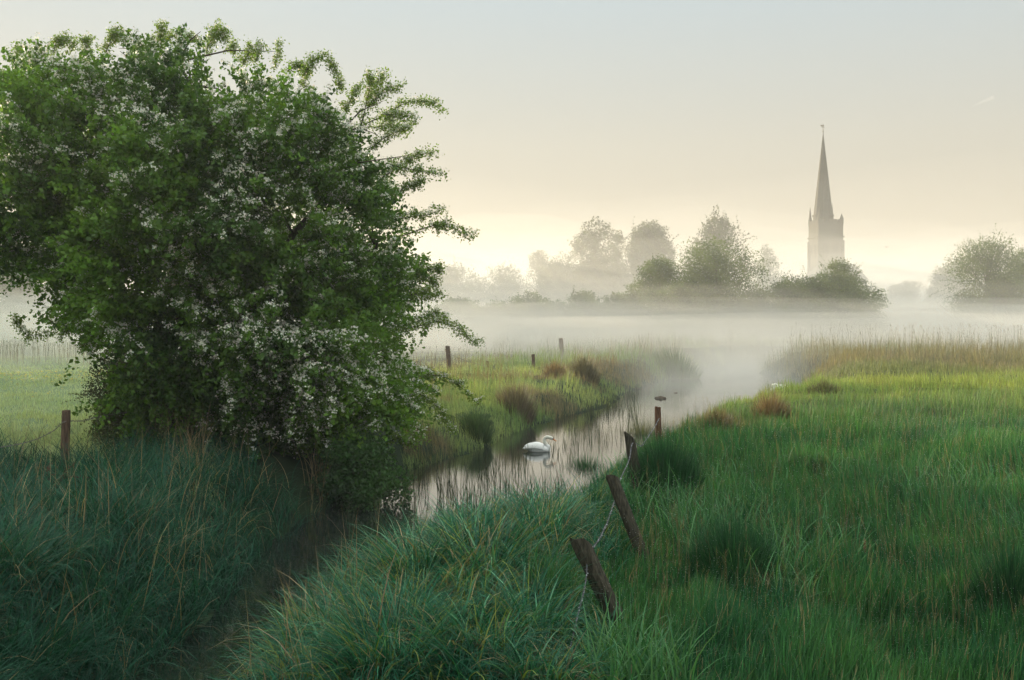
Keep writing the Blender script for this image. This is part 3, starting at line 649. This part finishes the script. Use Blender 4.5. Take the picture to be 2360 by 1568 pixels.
# trees beyond the left edge of the picture, between the meadow and the low sun
for i, (x, y, h_) in enumerate(((-79, 134, 20), (-80, 122, 20), (-76, 108, 18), (-70, 95, 19), (-64, 84, 17), (-58, 73, 18), (-52, 63, 16), (-47, 54, 15))):
    h_ *= 1.3
    make_tree('field_tree', 'large leafy tree on the field edge beyond the left of the photo', 'tree', (x, y, h1(x, y)), h_ * .8, h_, n=6000, leaf=.5, seed=90 + i, group='trees left of the picture', z0=1.0, k=18)

# ------------------------------------------------------------------ church
CY = 260.0; cx0 = (1903 - CX) / FPX * CY; g_ = 2.6; u_ = CY / FPX
ch = empty('church', (cx0, CY, g_), R(5)); tag(ch, 'grey stone church with a square pinnacled tower and very tall thin spire', 'church')
zp = 28.4 - g_; hs = 3.3
b = MB().box((0, 0, zp / 2 - .5), (2 * hs, 2 * hs, zp + 1)); b.box((0, 0, zp - 3.2), (2 * hs + .5, 2 * hs + .5, .35)); b.box((0, 0, zp * .55), (2 * hs + .3, 2 * hs + .3, .3))
for sx in (-1, 1):
    for sy in (-1, 1): b.box((sx * (hs - .1), sy * (hs - .1), zp * .42), (.7, .7, zp * .84))
b.build('tower', M_stone, ch)
for side in range(4):
    b = MB(); a = side * math.pi / 2
    for k_ in range(5):
        q = -hs + .9 + k_ * (2 * hs - 1.8) / 4; b.box((q, -hs + .15, zp + .95), (.95, .34, .7))
    b.box((0, -hs + .15, zp + .3), (2 * hs - .7, .36, .62)); o = b.build('parapet', M_stone, ch); o.rotation_euler = (0, 0, a)
    w_ = MB()
    for q in (-1.3, 1.3): w_.box((q, -hs - .03, zp - 7), (1.3, .1, 3.6)); w_.cone((q, -hs + .02, zp - 5.2), .65, .05, .01)
    o = w_.build('belfry_window', M_dark, ch); o.rotation_euler = (0, 0, a)
for i, (sx, sy, hh) in enumerate(((-1, -1, 2.6), (-1, 1, 3.4), (1, 1, 4.4), (1, -1, 1.2))):
    b = MB().box((sx * (hs - .3), sy * (hs - .3), zp + .8), (.75, .75, 1.7)); b.cone((sx * (hs - .3), sy * (hs - .3), zp + 1.65), .45, .03, hh, 4, math.pi / 4); b.build('pinnacle', M_stone, ch)
zs = CAMZ + (HOR - 500) * u_ - g_; zt = CAMZ + (HOR - 306) * u_ - g_; sxo = -.7
b = MB().cone((sxo, 0, zp - .5), 2.55, 2.5, zs - zp + .5, 8, R(22.5)); b.cone((sxo, 0, zs), 2.75, 2.7, .5, 8, R(22.5)); b.cone((sxo, 0, zs + .48), 2.42, .06, zt - zs - .5, 8, R(22.5))
for fz in (.33, .62): b.cone((sxo, 0, zs + (zt - zs) * fz), 2.48 * (1 - fz) + .06, 2.42 * (1 - fz) + .03, .18, 8, R(22.5))
b.build('spire', M_stone, ch)
vn = MB().tube([(sxo, 0, zt - .3), (sxo, 0, zt + 2.3)], .07, 6); vn.cone((sxo, 0, zt + .1), .22, .22, .2, 8); vn.box((sxo, 0, zt + 1.3), (1.0, .08, .09)); vn.box((sxo, 0, zt + .9), (.7, .08, .08), R(90)); vn.cone((sxo, 0, zt + .55), .15, .15, .2, 8)
v = vn.build('weather_vane', M_metal, ch)
ck = pyobj('cockerel', [(sxo - .75, -.04, zt + 1.75), (sxo - .45, -.04, zt + 1.55), (sxo + .1, -.04, zt + 1.55), (sxo + .3, -.04, zt + 1.85), (sxo + .05, -.04, zt + 1.95), (sxo - .15, -.04, zt + 1.8), (sxo - .6, -.04, zt + 2.05)] +
           [(sxo - .75, .04, zt + 1.75), (sxo - .45, .04, zt + 1.55), (sxo + .1, .04, zt + 1.55), (sxo + .3, .04, zt + 1.85), (sxo + .05, .04, zt + 1.95), (sxo - .15, .04, zt + 1.8), (sxo - .6, .04, zt + 2.05)],
           [tuple(range(7)), tuple(range(13, 6, -1))] + [(i, i + 7, (i + 1) % 7 + 7, (i + 1) % 7) for i in range(7)], M_metal, v)
nz_ = CAMZ + (HOR - 612) * u_ - g_
x0_, x1_ = (1860 - 1903) * u_, (1950 - 1903) * u_
pyobj('nave', [(x0_ - 3, -hs - 9, 0), (x1_, -hs - 9, 0), (x1_, -hs - .02, 0), (x0_ - 3, -hs - .02, 0), (x0_ - 3, -hs - 9, nz_ - 4), (x1_, -hs - 9, nz_ - 4), (x1_, -hs - .02, nz_ - 4), (x0_ - 3, -hs - .02, nz_ - 4)],
      [(0, 1, 5, 4), (1, 2, 6, 5), (2, 3, 7, 6), (3, 0, 4, 7), (4, 5, 6, 7)], M_stone, ch)
pyobj('roof', [(x0_ - 3.3, -hs - 9.3, nz_ - 3.95), (x1_ + .3, -hs - 9.3, nz_ - 3.95), (x1_ + .3, -hs - .04, nz_ - 3.95), (x0_ - 3.3, -hs - .04, nz_ - 3.95), (x0_, -hs - 4.6, nz_), (x1_ - 1, -hs - 4.6, nz_)],
      [(0, 1, 5, 4), (1, 2, 5), (2, 3, 4, 5), (3, 0, 4), (3, 2, 1, 0)], M_roof, ch)

# ------------------------------------------------------------------ fence posts and wires
def post(top, base, w_, mat, label, n=7, ragged=True, slant=0.0):
    root = bpy.data.objects.new('fence_post', None)
    d = (top - base); b = MB(); Lp = d.length; dn = d.normalized(); b0 = base - dn * .25
    a = Vector((1, 0, 0)); a = (a - dn * a.dot(dn)).normalized(); c = dn.cross(a)
    nr = 12; st = random.random() * 6
    prof = [1 + .10 * math.sin(3 * 2 * math.pi * k / 14 + st) + random.uniform(-.05, .05) for k in range(14)]
    for i in range(nr):
        f = i / (nr - 1)
        for k in range(14):
            t_ = 2 * math.pi * k / 14; r_ = w_ / 2 * prof[k] * (1.02 - .06 * f) * (1 + random.uniform(-.05, .05)) * (1 - .35 * max(0, f - .86) / .14 * (k % 5 == 1))
            p_ = b0 + (top - b0) * f + (a * math.cos(t_) + c * math.sin(t_)) * r_
            if i == nr - 1 and ragged: p_ += dn * (slant * w_ * math.cos(t_ + 2.2) + random.uniform(-.03, .03) * min(1, w_ * 8))
            b.v.append(p_ - base)
    for i in range(nr - 1):
        for k in range(14): b.f.append((i * 14 + k, i * 14 + (k + 1) % 14, (i + 1) * 14 + (k + 1) % 14, (i + 1) * 14 + k))
    b.f.append(tuple((nr - 1) * 14 + k for k in range(14)))
    b.f.append(tuple(range(13, -1, -1)))
    o = b.build('fence_post', mat); o.location = base; tag(o, label, 'post', 'old fence posts'); return o
def px_post(px, pyt, pyb, wpx, mat, label, pxt=None, Yd=None, hidden=0.0, dY=0.0, slant=0.1):
    """stands where its foot is seen on the ground; Yd overrides the depth where grass hides the foot"""
    if Yd is None: B = ground_px(px, pyb)
    else: x = (px - CX) / FPX * Yd; B = Vector((x, Yd, h1(x, Yd)))
    T_ = at(pxt if pxt is not None else px, pyt, B.y + dY); return post(T_, B, wpx / FPX * B.y, mat, label, slant=slant), T_, B
o1, T1, B1 = px_post(1432, 1250, 1450, 42, M_postdark, 'dark mossy post leaning left at the front of the fence, nearest the viewer', pxt=1338, slant=.5)
o2, T2, B2 = px_post(1482, 1102, 1285, 29, M_postdark, 'leaning dark post, second from the viewer on the right bank', pxt=1410, slant=.4)
o3, T3, B3 = px_post(1475, 1010, 1140, 25, M_postdark, 'stubby dark post with a pointed top poking out left of the rush tussock', pxt=1450, Yd=17.0, slant=.6)
o4, T4, B4 = px_post(1518, 939, 1030, 15, M_postred, 'upright reddish brown post standing before the pale water', pxt=1515, Yd=23.5, slant=0.03)
o5, T5, B5 = px_post(149, 948, 1092, 19, M_post, 'upright brown post in the grass at the far left', pxt=153, slant=.02)
px_post(1036, 798, 856, 11, M_post, 'hazy post half hidden by the right edge of the hawthorn', pxt=1031, slant=.02)
px_post(1123, 833, 850, 6, M_post, 'tiny stub of a post between the hawthorn and the far posts')
o6, T6, B6 = px_post(1230, 817, 852, 8, M_post, 'short hazy post just left of the tallest far post', pxt=1229, slant=.02)
o7, T7, B7 = px_post(1296, 780, 826, 10, M_post, 'tallest hazy far post standing against the mist', pxt=1292, slant=.02)

def wire(name, pts, rad, label, mat, barb=.12, barb_len=.02, twist=True, group='strands of barbed wire', dew=False):
    """two strands twisted round each other, with barbs"""
    pts = [Vector(p) for p in pts]; fine = []
    for i in range(len(pts) - 1):
        p0 = pts[max(i - 1, 0)]; p1 = pts[i]; p2 = pts[i + 1]; p3 = pts[min(i + 2, len(pts) - 1)]
        nseg = max(4, int((p2 - p1).length / .03)) if twist else 6
        for k in range(nseg):
            t_ = k / nseg
            fine.append(.5 * ((2 * p1) + (p2 - p0) * t_ + (2 * p0 - 5 * p1 + 4 * p2 - p3) * t_ ** 2 + (3 * p1 - p0 - 3 * p2 + p3) * t_ ** 3))
    fine.append(pts[-1]); b = MB(); org = fine[0].copy(); tot = 0; nb = barb
    for s_ in ((0, math.pi) if twist else (0,)):
        ln = []
        for i, p_ in enumerate(fine):
            a = i * .75 + s_; off = Vector((math.cos(a), 0, math.sin(a))) * rad * (1.1 if twist else 0) ; ln.append(p_ - org + off)
        b.tube(ln, rad, 4)
    for i in range(1, len(fine)):
        tot += (fine[i] - fine[i - 1]).length
        if tot > nb:
            nb += barb
            for _ in range(2):
                dv = Vector((random.gauss(0, 1), random.gauss(0, 1), random.gauss(0, 1))).normalized() * barb_len
                b.tube([fine[i] - org - dv, fine[i] - org + dv], rad * .8, 3)
    o = b.build(name, mat); o.location = org; tag(o, label, 'wire', group)
    if dew:                                              # hanging drops and bits of wet web
        d_ = MB()
        for p_ in fine:
            if random.random() < .5:
                r_ = random.uniform(.004, .0095); q = p_ - org + Vector((random.gauss(0, .004), random.gauss(0, .004), random.gauss(-.004, .004)))
                d_.tube([q - Vector((0, 0, r_)), q, q + Vector((0, 0, r_))], [r_ * .3, r_, r_ * .3], 5)
        c_ = d_.build('dew_drops', plain('dew_bead', (.35, .38, .42), (.6, .63, .66), .3, 80, .6), o); c_['kind'] = 'stuff'
    return o
random.seed(5)
Wp = [at(1519, 964, 23.4), at(1508, 985, 22.3), at(1490, 1012, 20.3), at(1478, 1028, 18.5), at(1458, 1022, 16.85), at(1450, 1060, 16), at(1430, 1105, 15), at(1418, 1150, 13.9),
      at(1413, 1165, 13.1), at(1398, 1208, 12.3), at(1378, 1248, 11.2), at(1360, 1268, 10.2), at(1354, 1285, 10.0), at(1350, 1340, 9.8), at(1336, 1400, 9.4), at(1322, 1460, 9.0), at(1306, 1530, 8.6), at(1290, 1610, 8.2)]
Wp = [q if 0 else q for q in Wp]
wire('barbed_wire', Wp, .0038, 'dewy twisted wire sagging past the leaning posts on the right bank', M_wire, barb=.10, barb_len=.022, dew=True)
wire('barbed_wire', [at(-160, 1050, 17.0), at(-60, 1040, 18), at(60, 1020, 19), at(120, 995, 19.8), at(149, 972, B5.y - .12), at(190, 970, 20.6), at(240, 958, 21.5), at(330, 945, 23)], .005, 'rusty barbed wire fixed to the left hand post', M_oldwire, barb=.16, barb_len=.035)
wire('barbed_wire', [at(1229, 838, B6.y), at(1262, 810, (B6.y + B7.y) / 2), at(1292, 793, B7.y - .1)], .010, 'faint wire rising between the two far posts', M_oldwire, barb=9, twist=False)
wire('barbed_wire', [at(1033, 815, 50), at(1075, 832, 50), at(1122, 845, 52)], .009, 'faint wire dropping right from the post beside the hawthorn', M_oldwire, barb=9, twist=False)

# ------------------------------------------------------------------ rush tussocks, dead dock, reedmace
def tussock(px, py, wpx, hpx, label, ca, cb, n=2600, name='rush_tussock', Yd=None):
    B = ground_px(px, py) if Yd is None else Vector(((px - CX) / FPX * Yd, Yd, h1((px - CX) / FPX * Yd, Yd)))
    sc = B.y / FPX; Lm = hpx * sc; rw = wpx * sc / 2
    r_ = rng.random(n) ** .7 * rw * .62; a = rng.uniform(0, 6.283, n)
    P = np.stack([r_ * np.cos(a), r_ * np.sin(a), height(B.x + r_ * np.cos(a), B.y + r_ * np.sin(a)) - B.z - .06], -1)
    L = rng.uniform(.3, 1.05, n) * Lm * 1.05 * (1.1 - .5 * r_ / (rw * .62)); th0 = r_ / (rw * .62) * .32 + np.abs(rng.normal(0, .08, n)); th1 = th0 + np.abs(rng.normal(.2, .25, n))
    col = jitter(colmix(ca, cb, rng.random(n)), .3); V, F, c = blades(P, L, rng.uniform(.5, 1.0, n) * max(.010, B.y * .0007), a + rng.normal(0, .4, n), th0, th1, col, 4, col * 1.2)
    o = quads(name, V, F, c, M_grass); o.location = B; tag(o, label, 'tussock', 'tussocks on the banks'); return o
RG = ((.008, .045, .020), (.026, .095, .040)); RB = ((.12, .085, .05), (.22, .16, .10)); RP = ((.05, .10, .05), (.09, .14, .06))
tussock(1535, 1150, 190, 165, 'big dark green rush tussock right behind the leaning posts', *RG, n=5200)
tussock(1690, 1360, 260, 190, 'wide dark rush tussock in the middle of the near right meadow', *RG, n=4800)
tussock(1350, 1130, 130, 90, 'dark low tussock at the water edge right of the swan', *RG, n=2600)
tussock(1480, 1040, 120, 75, 'thin grassy tussock left of the reddish post', (.05, .07, .03), (.10, .10, .05), n=1500)
tussock(1775, 975, 110, 80, 'reddish brown dry tussock on the right bank by the water', *RB, n=1800)
tussock(1655, 1000, 110, 65, 'dull brown tussock on the bank right of the reddish post', (.06, .06, .035), (.13, .10, .06), n=1500)
tussock(1900, 915, 110, 45, 'small dark tussock between the bright meadow and the misty bend', (.05, .055, .03), (.10, .085, .05), n=1400)
tussock(1350, 872, 90, 55, 'grey brown rush tussock below the tallest far post', (.08, .08, .055), (.15, .13, .085), n=1500)
tussock(1280, 872, 70, 45, 'reddish brown tussock between the two far posts', *RB, n=1000)
tussock(1560, 880, 140, 80, 'green reed clump where the misty stream bends', *RP, n=1800)
tussock(1190, 960, 110, 90, 'grey brown dead rush clump on the left bank above the swan', (.10, .09, .065), (.19, .16, .12), n=2200)
tussock(1100, 1010, 90, 80, 'green rush clump on the left bank below the bush', *RP, n=1500)
tussock(1850, 1100, 200, 70, 'dark green tussock in the shaded right meadow', (.02, .06, .03), (.04, .10, .04), n=2200)
tussock(330, 1030, 90, 75, 'bright yellow green leafy tuft in front of the shrub', (.06, .13, .02), (.14, .22, .03), n=300)
tussock(2330, 1440, 170, 220, 'dark coarse tussock in the lower right corner', *RG, n=2600)

# dead dock plant beside the left post
dk = empty('dock_plant', ground_px(118, 1180)); tag(dk, 'dead brown dock stalk with curled branches in front of the left post', 'plant'); random.seed(3)
Yk = dk.location.y; b = MB(); lb = MB(); z_ = dk.location
for poly in ([(118, 1180), (125, 1140), (140, 1105), (160, 1090)], [(140, 1105), (165, 1098), (190, 1100), (212, 1103)], [(125, 1140), (112, 1110), (108, 1085), (116, 1068)], [(130, 1125), (120, 1098), (112, 1075)], [(140, 1108), (150, 1085), (170, 1070)],
             [(118, 1160), (128, 1130), (150, 1118)]):
    q = [at(x_, y_, Yk + random.uniform(-.1, .1)) - z_ for x_, y_ in poly]; b.tube(q, list(np.linspace(.012, .005, len(q))), 5)
    lb = MB()
    for k in range(1, len(q)):
        for _ in range(9):
            c_ = q[k - 1].lerp(q[k], random.random()) + Vector([random.gauss(0, .012) for _ in range(3)])
            lb.tube([c_, c_ + Vector((random.gauss(0, .02), random.gauss(0, .02), random.gauss(0, .012)))], [.011, .004], 4)
    lb.build('seed_head', M_deadseed, dk)
b.build('stalk', M_twig, dk)
# reedmace head in the right meadow
G = ground_px(1993, 1330); rm = empty('reedmace', G); tag(rm, 'single brown reedmace head standing in the right meadow', 'plant'); Yr = G.y
b = MB().tube([(0, 0, -.05), (0, 0, .25), at(1993, 1275, Yr) - G], [.006, .005, .005], 5); b.build('stalk', M_twig, rm)
b = MB().tube([at(1993, 1275, Yr) - G, at(1993, 1270, Yr) - G, at(1993, 1247, Yr) - G, at(1993, 1242, Yr) - G], [.006, .017, .016, .004], 8); b.build('seed_head', plain('reedmace_brown', (.12, .06, .03), (.22, .12, .06), .95), rm)
# weedy lumps in the water
random.seed(9)
def lump(px, py, wpx, label):
    x, y = pw(px, py, 0); w_ = wpx / FPX * y; bm = bmesh.new(); bmesh.ops.create_icosphere(bm, subdivisions=3, radius=.5)
    for v_ in bm.verts:
        k_ = 1 + .35 * math.sin(v_.co.x * 9 + px) * math.cos(v_.co.y * 11) + random.uniform(-.12, .12); v_.co = Vector((v_.co.x * w_ * k_, v_.co.y * w_ * .8 * k_, max(-.06, v_.co.z * w_ * .42 * k_)))
    me = bpy.data.meshes.new('weed_clump'); bm.to_mesh(me); bm.free(); o = link('weed_clump', me, M_mud); o.location = (x, y, .005); tag(o, label, 'weed clump', 'weedy lumps in the stream')
lump(1522, 919, 24, 'largest brown weed clump alone in the pale water above the reddish post'); lump(1465, 897, 18, 'small brown weed clump at the end of the left weed bank'); lump(1558, 906, 7, 'tiniest weed clump right of the largest one')
lump(1415, 893, 60, 'long low bank of brown water weed along the left shore')

# ------------------------------------------------------------------ swans
def make_swan(loc, sc, rz, label, tucked=False):
    root = empty('swan', loc, rz); tag(root, label, 'swan', 'mute swans'); root.scale = (sc, sc, sc)
    bm = bmesh.new()
    def ell(c, r, seg=20):
        q = bmesh.ops.create_uvsphere(bm, u_segments=seg, v_segments=seg // 2 + 2, radius=1)
        for v_ in q['verts']: v_.co = Vector((v_.co.x * r[0] + c[0], v_.co.y * r[1] + c[1], v_.co.z * r[2] + c[2]))
    def chain(P, Rr):
        for i in range(len(P) - 1):
            for k in range(7):
                f = k / 7; q = Vector(P[i]).lerp(Vector(P[i + 1]), f); r_ = Rr[i] * (1 - f) + Rr[i + 1] * f; ell(q, (r_, r_, r_), 14)
    ell((0, 0, .06), (.33, .18, .13)); ell((-.12, 0, .09), (.25, .16, .12)); ell((.18, 0, .07), (.20, .15, .125)); ell((-.33, 0, .10), (.14, .09, .055)); ell((.28, 0, .06), (.12, .11, .10))
    if tucked:
        NP = [(.26, 0, .14), (.28, .02, .24), (.18, .05, .28), (.04, .07, .24), (-.04, .08, .21)]
    else:
        NP = [(.30, 0, .05), (.325, 0, .14), (.27, 0, .21), (.215, 0, .29), (.205, 0, .37), (.235, 0, .435), (.30, 0, .465), (.37, 0, .445)]
    chain(NP, [.10, .082, .068, .060, .055, .052, .052, .053][:len(NP)])
    hc = Vector(NP[-1]); ell(hc + Vector((.03, 0, -.010)), (.078, .047, .052)); ell(hc + Vector((.08, 0, -.035)), (.055, .038, .038))
    me = bpy.data.meshes.new('body'); bm.to_mesh(me); bm.free()
    o = bpy.data.objects.new('body', me); C.objects.link(o)
    md = o.modifiers.new('r', 'REMESH'); md.mode = 'VOXEL'; md.voxel_size = .011
    sm = o.modifiers.new('s', 'SMOOTH'); sm.iterations = 6; sm.factor = .5
    dg = bpy.context.evaluated_depsgraph_get(); me2 = bpy.data.meshes.new_from_object(o.evaluated_get(dg)); bpy.data.objects.remove(o)
    me2.name = 'body'; me2.materials.clear(); me2.materials.append(M_white); me2.polygons.foreach_set('use_smooth', [True] * len(me2.polygons)); me2.materials.append(M_neck)
    for p_ in me2.polygons:
        if p_.center.z > .235: p_.material_index = 1
    o = bpy.data.objects.new('body', me2); C.objects.link(o); o.parent = root
    for s_ in (-1, 1):                                  # folded wings, raised a little over the back
        V = []; F = []; NU, NV = 18, 8
        for i in range(NU + 1):
            u = i / NU
            for j in range(NV + 1):
                v_ = j / NV; x = .20 - .60 * u
                half = math.sin(math.pi * min(1, .12 + .86 * u) ** .8) ** .6
                ang = R(10) + R(80) * v_
                y = s_ * (.178 * math.sin(ang)) * (.35 + .65 * half) ; z = .07 + .195 * math.cos(ang) * (.45 + .55 * half) + .035 * math.sin(u * 3) + .015 * math.sin(v_ * 18 + u * 7) * u
                V.append((x - .02 * v_, y * 1.08, z))
        for i in range(NU):
            for j in range(NV): F.append((i * (NV + 1) + j, i * (NV + 1) + j + 1, (i + 1) * (NV + 1) + j + 1, (i + 1) * (NV + 1) + j))
        w_ = pyobj('wing', V, F, M_white, root, True); md = w_.modifiers.new('t', 'SOLIDIFY'); md.thickness = .012
    b = MB().tube([(-.36, 0, .10), (-.43, 0, .115), (-.49, 0, .10)], [.06, .035, .008], 8); o = b.build('tail', M_grey, root, True); o.scale = (1, 1, .8)
    if not tucked:
        h_ = hc + Vector((.115, 0, -.045)); b = MB().tube([h_ - Vector((.02, 0, -.01)), h_ + Vector((.03, 0, -.022)), h_ + Vector((.085, 0, -.058)), h_ + Vector((.10, 0, -.07))], [.028, .023, .015, .008], 10); b.build('bill', M_orange, root, True)
        b = MB().tube([h_ - Vector((.028, 0, -.018)), h_ + Vector((.0, 0, .0))], [.034, .030], 10); b.tube([h_ + Vector((-.022, 0, .02)), h_ + Vector((.0, 0, .03)), h_ + Vector((.02, 0, .012))], [.012, .02, .008], 8)
        for s_ in (-1, 1): b.tube([h_ + Vector((-.01, s_ * .022, .01)), h_ + Vector((-.055, s_ * .033, .025))], [.014, .006], 6)
        b.build('face_mask', M_black, root, True)
        for s_ in (-1, 1): MB().tube([h_ + Vector((-.06, s_ * .030, .026)), h_ + Vector((-.06, s_ * .042, .026))], .008, 8).build('eye', M_black, root)
    return root
sx_, sy_ = pw(1241, 1041, 0)
make_swan((sx_ - .02, sy_, 0), .96, R(-8), 'white swan with orange bill swimming right in the reedy pool')
sx_, sy_ = pw(1833, 897, .35)
make_swan((sx_, sy_ + 3, .02), 1.25, R(160), 'distant white swan resting low behind the right bank grass', True)

# ------------------------------------------------------------------ far bird and contrail
o = pyobj('bird', [(-.35, 0, .1), (0, .06, 0), (.35, 0, .12), (0, -.12, .02), (0, 0, -.05), (-.02, .25, .0), (.02, .25, 0)], [(0, 1, 3), (2, 3, 1), (0, 3, 4), (2, 4, 3), (0, 4, 1), (2, 1, 4), (1, 5, 6), (4, 6, 5)], M_black)
o.location = at(2044, 570, 140); tag(o, 'tiny dark bird flying in the hazy sky right of the church', 'bird')
m, t = newmat('ice_cloud'); o_ = t.nodes.new('ShaderNodeOutputMaterial'); vs_ = t.nodes.new('ShaderNodeVolumePrincipled'); vs_.inputs['Color'].default_value = (1, .97, .92, 1); vs_.inputs['Density'].default_value = .0018; t.links.new(vs_.outputs[0], o_.inputs[1])
p0, p1 = at(2238, 246, 12000), at(2290, 224, 12000)
o = MB().tube([Vector((0, 0, 0)), (p1 - p0) * .5, p1 - p0], [4, 18, 26], 8).build('contrail', m); o.location = p0; tag(o, 'short pale contrail high in the upper right sky', 'contrail', kind='stuff')

# ------------------------------------------------------------------ haze and mist
def airmat(name, dens, col=(1, 1, 1), an=.28):
    m, t = newmat(name); o_ = t.nodes.new('ShaderNodeOutputMaterial'); v_ = t.nodes.new('ShaderNodeVolumePrincipled')
    v_.inputs['Color'].default_value = (*col, 1); v_.inputs['Density'].default_value = dens; v_.inputs['Anisotropy'].default_value = an
    t.links.new(v_.outputs[0], o_.inputs[1]); return m
b = MB().box((0, 640, 30), (2000, 1340 + 460, 63)); tag(b.build('haze', airmat('haze', .0007)), kind='stuff')
def bank(x0, x1, y0, y1, z0, top, amp, dens, seed, label):
    """a low bank of ground mist with an uneven top and front"""
    nx_, ny_ = 46, 40
    xs = np.linspace(x0, x1, nx_); fy = np.linspace(0, 1, ny_) ** 1.6
    V = []; F = []
    Xg, Fg = np.meshgrid(xs, fy); Yf = y0 + (vnoise(xs, xs * 0, 16, seed) - .5) * 20 + (vnoise(xs, xs * 0, 5, seed + 1) - .5) * 5
    Yg = Yf[None] + (y1 - Yf[None]) * Fg
    rise = sstep(0, 28, Yg - Yf[None]) * sstep(0, 40, y1 - Yg + 8)
    Zt = z0 + .4 + (top - z0 - .4) * rise * (1 + amp * ((vnoise(Xg, Yg, 22, seed + 2) - .5) * 1.3 + (vnoise(Xg, Yg, 8, seed + 3) - .5) * .5))
    top_v = np.stack([Xg, Yg, Zt], -1).reshape(-1, 3); bot_v = np.stack([Xg, Yg, np.full_like(Xg, z0)], -1).reshape(-1, 3)
    V = np.concatenate([top_v, bot_v]); n_ = nx_ * ny_
    I_ = (np.arange(ny_ - 1)[:, None] * nx_ + np.arange(nx_ - 1)[None]).ravel()
    F = [np.stack([I_, I_ + 1, I_ + 1 + nx_, I_ + nx_], -1), np.stack([I_ + nx_, I_ + 1 + nx_, I_ + 1, I_], -1) + n_]
    e = np.arange(nx_ - 1); F.append(np.stack([e + n_, e + 1 + n_, e + 1, e], -1)); e2 = e + (ny_ - 1) * nx_; F.append(np.stack([e2, e2 + 1, e2 + 1 + n_, e2 + n_], -1))
    e = np.arange(ny_ - 1) * nx_; F.append(np.stack([e, e + nx_, e + nx_ + n_, e + n_], -1)); e2 = e + nx_ - 1; F.append(np.stack([e2 + n_, e2 + nx_ + n_, e2 + nx_, e2], -1))
    tag(quads('mist', V, np.concatenate(F), None, airmat('mist', dens, (1, .965, .90))), label, 'mist', 'mist layers', 'stuff')
MISTS = [(-300, 300, 36, 460, -.5, 2.0, .5, .011, 1, 'thin veil of mist over the far stream bend and reeds'),
         (-120, -9, 24, 300, -.45, 1.9, .6, .010, 31, 'faint ground mist over the left meadow'),
         (-380, 380, 62, 640, -.9, 17, .2, .0018, 41, 'thin high haze over the far field')]
for i_, (y_, t_) in enumerate(((120, 7.5), (124, 9.5), (129, 12), (136, 15), (144, 18.5), (152, 23))):
    MISTS.append((-340 - 3 * i_, 340 + 3 * i_, y_, 560 + 6 * i_, -.9 - .02 * i_, t_, .4, .0019, 120 + 5 * i_, 'soft layer of the tall mist behind the round bushes and below the church'))
# the low bank thins out upwards in many soft layers
for i_, (y_, t_, d_) in enumerate(((50, 3.2, 0.009), (50, 4.2, 0.015), (54, 4.5, 0.014), (57, 4.8, 0.012), (60, 5.2, 0.009), (64, 5.7, 0.007), (68, 6.4, 0.005), (74, 7.4, 0.0035), (80, 9.0, 0.0025))):
    MISTS.append((-310 - 3 * i_, 310 + 3 * i_, y_, 480 + 4 * i_, -.6 - .02 * i_, t_, .26, d_, 60 + 5 * i_, 'soft layer of the low white mist bank in front of the hedge'))
for a_ in MISTS: bank(*a_)
